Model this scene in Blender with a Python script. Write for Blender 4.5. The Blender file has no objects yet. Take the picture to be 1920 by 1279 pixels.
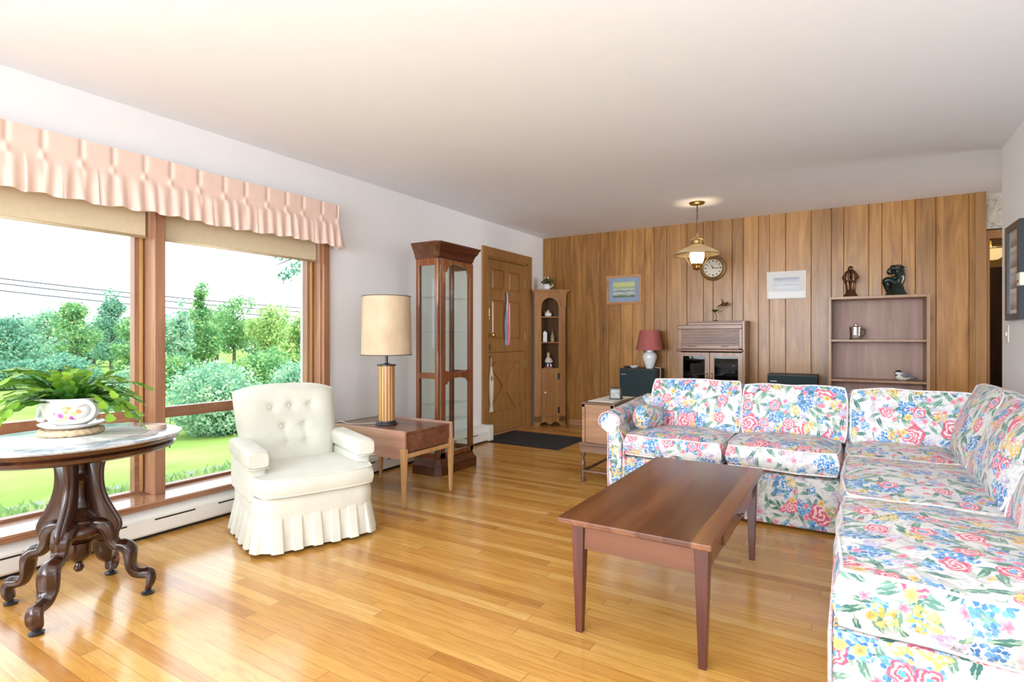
import bpy, bmesh, math, random
from math import sin, cos, pi, radians, sqrt, atan2
from mathutils import Vector, Matrix, noise as mnoise

# ------------------------------------------------------------------ camera, sky, light, exposure
SC = bpy.context.scene
COL = SC.collection
YAW = math.atan(637 / 1035.0)
cam_d = bpy.data.cameras.new('camera')
cam = bpy.data.objects.new('camera', cam_d)
COL.objects.link(cam)
cam.location = (0, 0, 1.12)
cam.rotation_euler = (pi / 2, 0, YAW)
cam_d.sensor_fit = 'HORIZONTAL'
cam_d.sensor_width = 36
cam_d.lens = 36 * 1035 / 1920
cam_d.shift_y = -5.5 / 1920
cam_d.clip_start = 0.05
cam_d.clip_end = 400
SC.camera = cam

vs = SC.view_settings
vs.view_transform = 'Standard'
vs.look = 'None'
vs.gamma = 1
vs.use_curve_mapping = False
vs.exposure = -0.06

world = bpy.data.worlds.new('sky')
SC.world = world
world.use_nodes = True
wn = world.node_tree
bg = wn.nodes['Background']
tc = wn.nodes.new('ShaderNodeTexCoord')
mp = wn.nodes.new('ShaderNodeMapping'); mp.inputs['Scale'].default_value = (1, 1, 3)
nz = wn.nodes.new('ShaderNodeTexNoise'); nz.inputs['Scale'].default_value = 2.2; nz.inputs['Detail'].default_value = 6
rp = wn.nodes.new('ShaderNodeValToRGB')
rp.color_ramp.elements[0].position = .35; rp.color_ramp.elements[0].color = (.74, .86, 1, 1)
rp.color_ramp.elements[1].position = .62; rp.color_ramp.elements[1].color = (.90, .95, 1, 1)
wn.links.new(tc.outputs['Generated'], mp.inputs[0]); wn.links.new(mp.outputs[0], nz.inputs[0])
wn.links.new(nz.outputs[0], rp.inputs[0]); wn.links.new(rp.outputs[0], bg.inputs[0])
bg.inputs[1].default_value = 4.0

def light(name, kind, loc, direction, energy, color=(1, 1, 1), size=None, size_y=None, angle=None, portal=False, spread=180):
    l = bpy.data.lights.new(name, kind)
    l.energy = energy; l.color = color
    if kind == 'AREA':
        l.shape = 'RECTANGLE'; l.size = size; l.size_y = size_y; l.spread = radians(spread)
        if portal: l.cycles.is_portal = True
    if kind == 'SUN': l.angle = angle
    if kind == 'POINT': l.shadow_soft_size = size
    o = bpy.data.objects.new(name, l); COL.objects.link(o)
    o.location = loc
    o.rotation_euler = Vector(direction).to_track_quat('-Z', 'Y').to_euler()
    return o

# sun stands behind the house, high, over the front garden
light("sun", 'SUN', (20, 10, 20), (-.62, -.12, -.78), 4.2, (1, .97, .9), angle=radians(3))
# sky portal at the picture window, then unseen fill lamps added behind the camera
light('picture_window_sky', 'AREA', (-3.72, 1.2, 1.15), (1, 0, 0), 1, size=1.9, size_y=3.6, portal=True)
light('rear_window_fill', 'AREA', (-1.3, -2.52, 1.45), (.06, 1, .02), 96, (.88, .94, 1), size=3.6, size_y=1.7, spread=95)  # area lamp added at the rear window to fill the room
light('dining_side_fill', 'AREA', (3.42, -.6, 1.45), (-1, .15, 0), 24, (.88, .94, 1), size=2.6, size_y=1.7)  # unseen lamp added on the dining side as extra fill

# unseen lamp added behind the camera, tilted up to brighten the ceiling
light('ceiling_fill', 'AREA', (.2, -.4, 1.55), (-.05, .75, 1), 64, (.80, .91, 1), size=1.8, size_y=1.4)
light('left_rear_fill', 'AREA', (-3.52, -1.6, 1.35), (1, .75, .10), 90, (.88, .94, 1), size=1.3, size_y=1.5)  # unseen lamp added to brighten the right wall and sofa
light('passage_fill', 'AREA', (3.3, 5.8, 1.5), (-1, .0, -.06), 22, (.95, .95, .95), size=1.2, size_y=1.2, spread=70)  # unseen lamp added in the passage to bring out the front door

SC.cycles.max_bounces = 10
SC.cycles.diffuse_bounces = 5
SC.cycles.glossy_bounces = 5
SC.cycles.transparent_max_bounces = 16
SC.cycles.sample_clamp_indirect = 6
SC.cycles.caustics_reflective = False
SC.cycles.caustics_refractive = False

# ------------------------------------------------------------------ material helpers
class NT:
    """thin wrapper for wiring shader nodes"""
    def __init__(s, name):
        m = bpy.data.materials.new(name); m.use_nodes = True
        s.m = m; s.t = m.node_tree; s.t.nodes.clear()
        s.out = s.t.nodes.new('ShaderNodeOutputMaterial')
    def n(s, kind, **kw):
        x = s.t.nodes.new('ShaderNode' + kind)
        for k, v in kw.items(): setattr(x, k, v)
        return x
    def put(s, sock, v):
        if isinstance(v, bpy.types.NodeSocket): s.t.links.new(v, sock)
        elif v is not None:
            if sock.type == 'RGBA' and len(v) == 3: v = (*v, 1)
            sock.default_value = v
    def math(s, op, a, b=None, c=None, clamp=False):
        x = s.n('Math', operation=op); x.use_clamp = clamp
        s.put(x.inputs[0], a)
        if b is not None: s.put(x.inputs[1], b)
        if c is not None: s.put(x.inputs[2], c)
        return x.outputs[0]
    def vmath(s, op, a, b=None, scale=None):
        x = s.n('VectorMath', operation=op)
        s.put(x.inputs[0], a)
        if b is not None: s.put(x.inputs[1], b)
        if scale is not None: s.put(x.inputs['Scale'], scale)
        return x.outputs['Value'] if op in ('LENGTH', 'DOT_PRODUCT', 'DISTANCE') else x.outputs[0]
    def mix(s, f, a, b, mode='MIX'):
        x = s.n('Mix', data_type='RGBA', blend_type=mode)
        s.put(x.inputs[0], f); s.put(x.inputs[6], a); s.put(x.inputs[7], b)
        return x.outputs[2]
    def ramp(s, f, stops, interp='LINEAR'):
        x = s.n('ValToRGB'); cr = x.color_ramp; cr.interpolation = interp
        while len(cr.elements) < len(stops): cr.elements.new(.5)
        for e, (p, c) in zip(cr.elements, stops):
            e.position = p; e.color = (*c, 1) if len(c) == 3 else c
        s.put(x.inputs[0], f)
        return x.outputs[0]
    def coord(s, which='Object'):
        return s.n('TexCoord').outputs[which]
    def mapping(s, v, scale=(1, 1, 1), loc=(0, 0, 0), rot=(0, 0, 0)):
        x = s.n('Mapping'); s.put(x.inputs[0], v)
        x.inputs['Location'].default_value = loc; x.inputs['Rotation'].default_value = rot
        s.put(x.inputs['Scale'], scale)
        return x.outputs[0]
    def noise(s, v, scale=5, detail=4, rough=.55, dist=0, out=0):
        x = s.n('TexNoise'); s.put(x.inputs['Vector'], v)
        x.inputs['Scale'].default_value = scale; x.inputs['Detail'].default_value = detail
        x.inputs['Roughness'].default_value = rough; x.inputs['Distortion'].default_value = dist
        return x.outputs[out]
    def wnoise(s, v, dims='2D', out='Value'):
        x = s.n('TexWhiteNoise', noise_dimensions=dims)
        s.put(x.inputs[0] if dims != '1D' else x.inputs['W'], v)
        return x.outputs[out]
    def bump(s, h, strength=.2, dist=.01, normal=None):
        x = s.n('Bump'); x.inputs['Strength'].default_value = strength; x.inputs['Distance'].default_value = dist
        s.put(x.inputs['Height'], h)
        if normal is not None: s.put(x.inputs['Normal'], normal)
        return x.outputs[0]
    def bsdf(s, color, rough=.5, metal=0, normal=None, spec=.5, coat=0, coat_rough=.1, sheen=0, emission=None, estr=0, trans=0, ior=1.5, sss=0):
        p = s.n('BsdfPrincipled')
        s.put(p.inputs['Base Color'], color); s.put(p.inputs['Roughness'], rough)
        s.put(p.inputs['Metallic'], metal); s.put(p.inputs['Specular IOR Level'], spec)
        p.inputs['Coat Weight'].default_value = coat; p.inputs['Coat Roughness'].default_value = coat_rough
        p.inputs['Sheen Weight'].default_value = sheen
        p.inputs['IOR'].default_value = ior
        p.inputs['Transmission Weight'].default_value = trans
        if normal is not None: s.put(p.inputs['Normal'], normal)
        if emission is not None:
            s.put(p.inputs['Emission Color'], emission); p.inputs['Emission Strength'].default_value = estr
        return p.outputs[0]
    def done(s, shader):
        s.t.links.new(shader, s.out.inputs[0]); return s.m

def flat(name, col, rough=.6, metal=0, spec=.5, coat=0, var=.06, nscale=6, bump=0, bscale=60, sheen=0, emission=None, estr=0):
    t = NT(name)
    c = t.coord()
    n = t.noise(c, nscale, 4)
    lo = tuple(max(0, x * (1 - var)) for x in col); hi = tuple(min(1, x * (1 + var)) for x in col)
    colr = t.ramp(n, [(.3, lo), (.7, hi)])
    nm = t.bump(t.noise(c, bscale, 3), bump, .002) if bump else None
    return t.done(t.bsdf(colr, rough, metal, nm, spec, coat, sheen=sheen, emission=emission, estr=estr))

def wood(name, dark, mid, light_, axis='z', rough=.35, coat=.2, scale=1.0, knots=False, spec=.5):
    t = NT(name)
    c = t.coord()
    st = {'x': (.07, 1, 1), 'y': (1, .07, 1), 'z': (1, 1, .07)}[axis]
    v = t.mapping(c, tuple(k * scale for k in st))
    n1 = t.noise(v, 14, 6, .6, .6)
    n2 = t.noise(v, 70, 3, .6)
    n3 = t.noise(t.mapping(c, tuple(min(1, k * 3) for k in st)), 3, 3)
    f = t.math('ADD', t.math('MULTIPLY', n1, .65), t.math('ADD', t.math('MULTIPLY', n2, .2), t.math('MULTIPLY', n3, .2)))
    col = t.ramp(f, [(.36, dark), (.52, mid), (.68, light_)])
    nm = t.bump(n2, .06, .002)
    return t.done(t.bsdf(col, rough, 0, nm, spec, coat, .12))

M = {}
M['wall'] = flat('wall_paint', (.80, .795, .80), .75, var=.01, bump=.03, bscale=180, spec=.3)
M['ceiling'] = flat('ceiling_paint', (.86, .885, .93), .9, var=.01, spec=.1)
M['white_paint'] = flat('white_enamel', (.80, .80, .78), .4, var=.02)
M['black'] = flat('black_lacquer', (.02, .02, .022), .25)
M['dark'] = flat('dark_gap', (.015, .013, .012), .8)
M['brass'] = flat('brass', (.62, .43, .17), .28, 1.0, var=.1)
M['old_brass'] = flat('aged_brass', (.33, .23, .10), .38, 1.0, var=.2)
M['iron'] = flat('black_iron', (.05, .045, .04), .45, .6)
M['chrome'] = flat('polished_pewter', (.5, .48, .47), .22, 1.0, var=.25, nscale=25, bump=.8, bscale=45)
M['window_wood'] = wood('window_redwood', (.20, .085, .04), (.31, .145, .075), (.41, .21, .115), 'y', .4, .15, 1.5)
M['window_wood_v'] = wood('window_redwood_upright', (.20, .085, .04), (.31, .145, .075), (.41, .21, .115), 'z', .4, .15, 1.5)
M['stool_wood'] = wood('window_stool_gloss', (.24, .11, .06), (.36, .18, .10), (.46, .25, .15), 'y', .16, .8, 1.5)
M['mahogany'] = wood('carved_mahogany', (.014, .004, .003), (.032, .010, .005), (.065, .021, .010), 'z', .22, .3, 1.3)
M['mahogany_x'] = wood('mahogany_rim', (.022, .007, .004), (.048, .016, .008), (.09, .032, .015), 'y', .2, .45, 1.3)
def coffee_mat():
    t = NT('cherry_table_top'); c = t.coord()
    s_ = t.n('SeparateXYZ'); t.put(s_.inputs[0], c)
    tone = t.wnoise(t.math('FLOOR', t.math('DIVIDE', t.math('ADD', s_.outputs[0], 1.0), .093)), '1D')
    v = t.mapping(c, (1, .06, 1)); n1 = t.noise(v, 16, 6, .6, .6)
    f = t.math('ADD', t.math('MULTIPLY', n1, .55), t.math('MULTIPLY', tone, .42))
    col = t.ramp(f, [(.30, (.055, .012, .004)), (.5, (.115, .034, .010)), (.70, (.22, .085, .027))])
    return t.done(t.bsdf(col, .26, 0, None, .45, .25, .15))
M['coffee'] = coffee_mat()
M['coffee_x'] = wood('cherry_table_aprons', (.10, .028, .010), (.135, .042, .014), (.17, .058, .02), 'x', .35, .2, .6)
M['coffee_v'] = wood('cherry_table_legs', (.050, .010, .007), (.085, .018, .011), (.12, .028, .015), 'z', .3, .3, 1.2)
M['cherry'] = wood('cherry_curio', (.12, .034, .012), (.20, .066, .024), (.28, .105, .042), 'z', .25, .4, 1.2)
M['cherry_dark'] = wood('cherry_curio_moulding', (.05, .014, .007), (.09, .028, .012), (.14, .048, .02), 'y', .25, .4, 1.2)
M['walnut_mid'] = wood('walnut_table', (.10, .036, .017), (.19, .075, .038), (.29, .13, .07), 'x', .3, .3, 1.2)
M['walnut_side'] = wood('walnut_table_side', (.33, .17, .115), (.43, .235, .165), (.52, .30, .21), 'x', .35, .2, 1.2)
M['leg_wood'] = wood('blond_leg_wood', (.36, .19, .07), (.50, .29, .12), (.62, .38, .17), 'z', .35, .2, 1.2)
M['door'] = wood('stained_door_wood', (.24, .11, .032), (.31, .15, .046), (.37, .185, .060), 'z', .38, .2, 1.2)
M['pine'] = wood('corner_cabinet_pine', (.22, .095, .025), (.33, .15, .045), (.42, .21, .065), 'z', .5, .0, 1.0)
M['pine_dark'] = wood('corner_cabinet_back', (.07, .03, .012), (.10, .048, .018), (.14, .07, .028), 'z', .5, .05, 1.0)
M['oak_chest'] = wood('oak_chest', (.22, .105, .05), (.33, .17, .085), (.42, .235, .125), 'x', .4, .15, 1.0)
M['oak_dark'] = wood('oak_chest_stand', (.07, .032, .018), (.14, .07, .04), (.23, .13, .08), 'x', .4, .2, 1.0)
M['rolltop'] = wood('rolltop_walnut', (.11, .042, .018), (.21, .09, .042), (.32, .15, .075), 'x', .38, .2, 1.2)
M['rolltop_v'] = wood('rolltop_walnut_upright', (.15, .07, .033), (.25, .125, .062), (.34, .18, .095), 'z', .38, .2, 1.2)
M['shelf_edge'] = wood('bookcase_edge', (.24, .125, .06), (.34, .19, .10), (.43, .25, .14), 'z', .45, .1, 1.0)
M['shelf_back'] = wood('bookcase_back', (.34, .215, .175), (.42, .275, .23), (.48, .33, .28), 'z', .6, .0, .8)
M['trim_oak'] = wood('oak_trim', (.26, .135, .06), (.34, .18, .085), (.42, .24, .115), 'x', .45, .1)
M['armchair'] = flat('cream_velvet', (.64, .64, .56), .85, var=.05, nscale=9, bump=.12, bscale=220, sheen=.25, spec=.2)
M['valance'] = flat('blush_sateen', (.76, .56, .48), .55, var=.04, nscale=12, bump=.05, sheen=.15, spec=.35)
M['shade_roll'] = flat('tan_roller_shade', (.70, .59, .40), .7, var=.04, nscale=20)
M['lampshade_red'] = flat('dusty_red_shade', (.36, .095, .085), .8, var=.08, nscale=14)
M['ceramic'] = flat('white_ceramic', (.80, .81, .83), .12, var=.02, coat=.4)
M['speaker'] = flat('dark_teal_speaker_cloth', (.006, .022, .026), .75, bump=.2, bscale=300)
M['speaker_case'] = flat('speaker_case', (.018, .012, .010), .45)
M['mat'] = flat('charcoal_mat', (.018, .017, .022), .95, bump=.5, bscale=250, var=.2, nscale=40)
M['bronze'] = flat('brown_bronze', (.10, .045, .022), .3, .7, var=.35, nscale=18)
M['green_bronze'] = flat('dark_green_bronze', (.016, .024, .02), .26, .4, var=.4, nscale=14)
M['linen'] = flat('cream_linen', (.74, .68, .58), .9, bump=.2, bscale=200)
M['lace'] = flat('lace_doily', (.60, .60, .57), .85, bump=.7, bscale=120, var=.08, nscale=60)
M['straw'] = flat('woven_straw', (.58, .42, .27), .8, bump=.9, bscale=90, var=.35, nscale=70)
M['coaster'] = flat('pale_wood_coaster', (.62, .44, .34), .5, var=.12, nscale=30)
M['lawn'] = None
M['box_grey'] = flat('frosted_grey_glass', (.24, .26, .25), .25, var=.3, nscale=30)
M['soil'] = flat('potting_soil', (.03, .02, .013), .95, bump=.8)
M['bark'] = flat('tree_bark', (.12, .10, .075), .9, bump=.6, bscale=20, var=.3)
M['cable'] = flat('power_cable', (.05, .055, .07), .7)
M['timber'] = flat('weathered_timber', (.17, .18, .17), .85, var=.25, nscale=8)
M['hall_yellow'] = flat('hall_yellow_paint', (.58, .42, .17), .8, var=.03)
M['hall_door'] = wood('hall_dark_door', (.030, .010, .005), (.055, .018, .008), (.08, .028, .013), 'z', .3, .2)
M['ivory'] = flat('ivory_plastic', (.72, .70, .60), .4, var=.02)
M['frame_black'] = flat('blue_black_frame', (.018, .028, .04), .3)
M['frame_oak'] = wood('honey_oak_frame', (.32, .13, .045), (.45, .20, .07), (.56, .28, .11), 'x', .3, .3)
M['porcelain_blue'] = flat('blue_glaze', (.03, .08, .18), .2)
M['skin_glaze'] = flat('beige_glaze', (.62, .45, .30), .3, var=.2, nscale=40)
M['amber_glass'] = flat('green_glass_bottle', (.28, .26, .13), .15)
M['equipment'] = flat('grey_blue_stereo', (.035, .05, .06), .3, .3)
M['leaf_dark'] = flat('deep_green_leaf', (.03, .075, .015), .5, var=.4, nscale=20)
M['cord_white'] = flat('white_cord', (.75, .74, .70), .5)
M['bird_white'] = flat('bird_cream', (.74, .70, .58), .5, var=.1, nscale=40)
M['bird_grey'] = flat('bird_slate', (.16, .19, .24), .5, var=.1)

def glass(name, tint=(1, 1, 1), base=.04, rough=.0, boost=1.0):
    t = NT(name)
    tr = t.n('BsdfTransparent'); tr.inputs[0].default_value = (*tint, 1)
    gl = t.n('BsdfGlossy'); gl.inputs['Roughness'].default_value = rough
    fr = t.n('Fresnel'); fr.inputs[0].default_value = 1.45
    front = t.math('SUBTRACT', 1, t.n('NewGeometry').outputs['Backfacing'])
    f = t.math('MULTIPLY', t.math('MULTIPLY', fr.outputs[0], boost, clamp=True), front)
    mx = t.n('MixShader'); t.put(mx.inputs[0], f)
    t.t.links.new(tr.outputs[0], mx.inputs[1]); t.t.links.new(gl.outputs[0], mx.inputs[2])
    return t.done(mx.outputs[0])
M['glass'] = glass('window_glass', (.97, .985, .98), boost=.8)
M['pic_glass'] = glass('picture_glass', (.98, .98, .98), boost=.3)
M['cab_glass'] = glass('cabinet_glass', (.93, .96, .95), boost=1.2)
M['smoked'] = glass('smoked_glass', (.42, .45, .46), boost=.8)

def mirror_mat():
    t = NT('mirror'); return t.done(t.bsdf((.78, .80, .80), .02, 1.0))
M['mirror'] = mirror_mat()

def floor_mat():
    t = NT('oak_strip_floor')
    c = t.coord()
    sx = t.n('SeparateXYZ'); t.put(sx.inputs[0], c)
    X, Y = sx.outputs[0], sx.outputs[1]
    ry = t.math('DIVIDE', Y, .0572)
    row = t.math('FLOOR', ry); fy = t.math('FRACT', ry)
    off = t.wnoise(row, '1D')
    rx = t.math('ADD', t.math('DIVIDE', X, 1.15), t.math('MULTIPLY', off, 7.3))
    idx = t.math('FLOOR', rx); fx = t.math('FRACT', rx)
    cb = t.n('CombineXYZ'); t.put(cb.inputs[0], row); t.put(cb.inputs[1], idx)
    rnd = t.wnoise(cb.outputs[0], '2D')
    rc = t.wnoise(cb.outputs[0], '2D', 'Color')
    tone = t.ramp(rnd, [(0, (.40, .17, .032)), (.10, (.50, .24, .050)), (.5, (.57, .29, .065)), (.9, (.62, .34, .085)), (1, (.67, .40, .125))])
    v = t.vmath('ADD', t.mapping(c, (.9, 9, 1)), t.vmath('SCALE', rc, scale=13.0))
    g = t.noise(v, 5, 6, .6, .9)
    g2 = t.noise(t.mapping(c, (3, 90, 1)), 4, 3)
    grain = t.ramp(t.math('ADD', t.math('MULTIPLY', g, .8), t.math('MULTIPLY', g2, .2)), [(.35, (.80, .72, .62)), (.55, (1, 1, 1)), (.7, (1.0, 1.0, 1.0))])
    col = t.mix(1.0, tone, grain, 'MULTIPLY')
    e1 = t.math('LESS_THAN', t.math('MINIMUM', fy, t.math('SUBTRACT', 1, fy)), .018)
    e2 = t.math('LESS_THAN', t.math('MINIMUM', fx, t.math('SUBTRACT', 1, fx)), .0014)
    e = t.math('MAXIMUM', e1, e2)
    col = t.mix(t.math('MULTIPLY', e, .6), col, (.16, .07, .02))
    h = t.math('SUBTRACT', t.math('MULTIPLY', g2, .15), e)
    nm = t.bump(h, .12, .002)
    wav = t.noise(c, 2.4, 2)
    rg = t.math('ADD', .16, t.math('MULTIPLY', wav, .10))
    return t.done(t.bsdf(col, rg, 0, nm, .55, .25, .12))
M['floor'] = floor_mat()

def panel_mat():
    t = NT('wall_panelling')
    c = t.coord()
    at = t.n('Attribute'); at.attribute_name = 'plank'
    r = at.outputs['Fac']
    sh = t.n('CombineXYZ'); t.put(sh.inputs[0], t.math('MULTIPLY', r, 37)); t.put(sh.inputs[2], t.math('MULTIPLY', r, 91))
    v = t.vmath('ADD', c, sh.outputs[0])
    g = t.noise(t.mapping(v, (6, 1, .55)), 2.2, 5, .55, 1.3)
    g2 = t.noise(t.mapping(v, (1, 1, .04)), 60, 3)
    f = t.math('ADD', t.math('MULTIPLY', g, .75), t.math('MULTIPLY', g2, .25))
    col = t.ramp(f, [(.30, (.20, .084, .016)), (.47, (.31, .142, .032)), (.60, (.395, .195, .050)), (.75, (.48, .255, .074))])
    tone = t.ramp(r, [(0, (.80, .76, .72)), (.5, (1, 1, 1)), (1, (1.22, 1.2, 1.16))])
    col = t.mix(1.0, col, tone, 'MULTIPLY')
    kn = t.n('TexVoronoi', voronoi_dimensions='3D'); t.put(kn.inputs['Vector'], t.mapping(v, (1.5, 0, .8))); kn.inputs['Scale'].default_value = 2.0
    km = t.ramp(kn.outputs['Distance'], [(0, (1, 1, 1)), (.05, (.55, .55, .55)), (.13, (0, 0, 0))])
    col = t.mix(t.math('MULTIPLY', km, .65), col, (.09, .04, .015))
    nm = t.bump(g2, .05, .002)
    return t.done(t.bsdf(col, .36, 0, nm, .4, .15, .22))
M['panel'] = panel_mat()

def marble_mat():
    t = NT('white_marble'); c = t.coord()
    n = t.noise(t.mapping(c, (1, .6, 1)), 5, 6, .6, 1.6)
    col = t.ramp(n, [(.38, (.54, .59, .64)), (.47, (.30, .35, .40)), (.52, (.56, .61, .66)), (.7, (.64, .68, .72))])
    return t.done(t.bsdf(col, .12, 0, None, .5, .3))
M['marble'] = marble_mat()

def grass_mat():
    t = NT('lawn_grass'); c = t.coord()
    n = t.noise(c, .35, 5); n2 = t.noise(c, 30, 3)
    col = t.ramp(n, [(.35, (.13, .23, .035)), (.5, (.19, .29, .06)), (.65, (.28, .35, .11))])
    col = t.mix(t.math('MULTIPLY', n2, .4), col, (.23, .33, .09))
    return t.done(t.bsdf(col, .95, 0, t.bump(n2, .5, .05), .1))
M['lawn'] = grass_mat()

def leaf_mat(name, a, b, c_):
    t = NT(name)
    at = t.n('Attribute'); at.attribute_name = 'tone'
    oi = t.n('ObjectInfo')
    col = t.ramp(at.outputs['Fac'], [(0, a), (.5, b), (1, c_)])
    d = t.n('BsdfDiffuse'); t.put(d.inputs[0], col)
    tl = t.n('BsdfTranslucent'); t.put(tl.inputs[0], col)
    mx = t.n('MixShader'); mx.inputs[0].default_value = .4
    t.t.links.new(d.outputs[0], mx.inputs[1]); t.t.links.new(tl.outputs[0], mx.inputs[2])
    return t.done(mx.outputs[0])
M['leaf_a'] = leaf_mat('maple_leaves', (.10, .27, .12), (.21, .43, .18), (.45, .60, .26))
M['leaf_b'] = leaf_mat('blue_green_leaves', (.09, .26, .19), (.17, .39, .27), (.35, .54, .35))
M['leaf_c'] = leaf_mat('yellow_green_leaves', (.20, .38, .13), (.38, .55, .20), (.62, .68, .33))
M['leaf_d'] = leaf_mat('silver_green_leaves', (.15, .36, .24), (.32, .54, .36), (.58, .70, .50))

def cactus_mat():
    t = NT('christmas_cactus_leaf')
    at = t.n('Attribute'); at.attribute_name = 'tone'
    col = t.ramp(at.outputs['Fac'], [(0, (.02, .085, .012)), (.5, (.08, .24, .02)), (1, (.27, .48, .045))])
    p = t.bsdf(col, .32, 0, None, .5)
    tl = t.n('BsdfTranslucent'); t.put(tl.inputs[0], col)
    mx = t.n('MixShader'); mx.inputs[0].default_value = .35
    t.t.links.new(p, mx.inputs[1]); t.t.links.new(tl.outputs[0], mx.inputs[2])
    return t.done(mx.outputs[0])
M['cactus'] = cactus_mat()

def lampshade_mat(name, a, b, tr=.35):
    t = NT(name); c = t.coord()
    n = t.noise(t.mapping(c, (1, 1, .5)), 9, 4)
    col = t.ramp(n, [(.35, a), (.7, b)])
    d = t.n('BsdfDiffuse'); t.put(d.inputs[0], col)
    tl = t.n('BsdfTranslucent'); t.put(tl.inputs[0], col)
    mx = t.n('MixShader'); mx.inputs[0].default_value = tr
    t.t.links.new(d.outputs[0], mx.inputs[1]); t.t.links.new(tl.outputs[0], mx.inputs[2])
    return t.done(mx.outputs[0])
M['lampshade'] = lampshade_mat('parchment_shade', (.70, .55, .37), (.80, .69, .52))
M['glow'] = lampshade_mat('milk_glass_shade', (.80, .66, .44), (.84, .72, .52), .5)

def emit(name, col, s):
    t = NT(name); return t.done(t.bsdf((.9, .85, .7), .3, emission=col, estr=s))
def lit_mat():
    t = NT('lit_milk_glass'); e = t.n('Emission'); e.inputs[0].default_value = (1, .80, .50, 1); e.inputs[1].default_value = .75
    tl = t.n('BsdfTranslucent'); tl.inputs[0].default_value = (.9, .84, .7, 1); a = t.n('AddShader')
    t.t.links.new(e.outputs[0], a.inputs[0]); t.t.links.new(tl.outputs[0], a.inputs[1]); return t.done(a.outputs[0])
M['lit_glass'] = lit_mat()
M['hall_lit'] = emit('lit_hall_glass', (1, .70, .30), .9)

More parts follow.
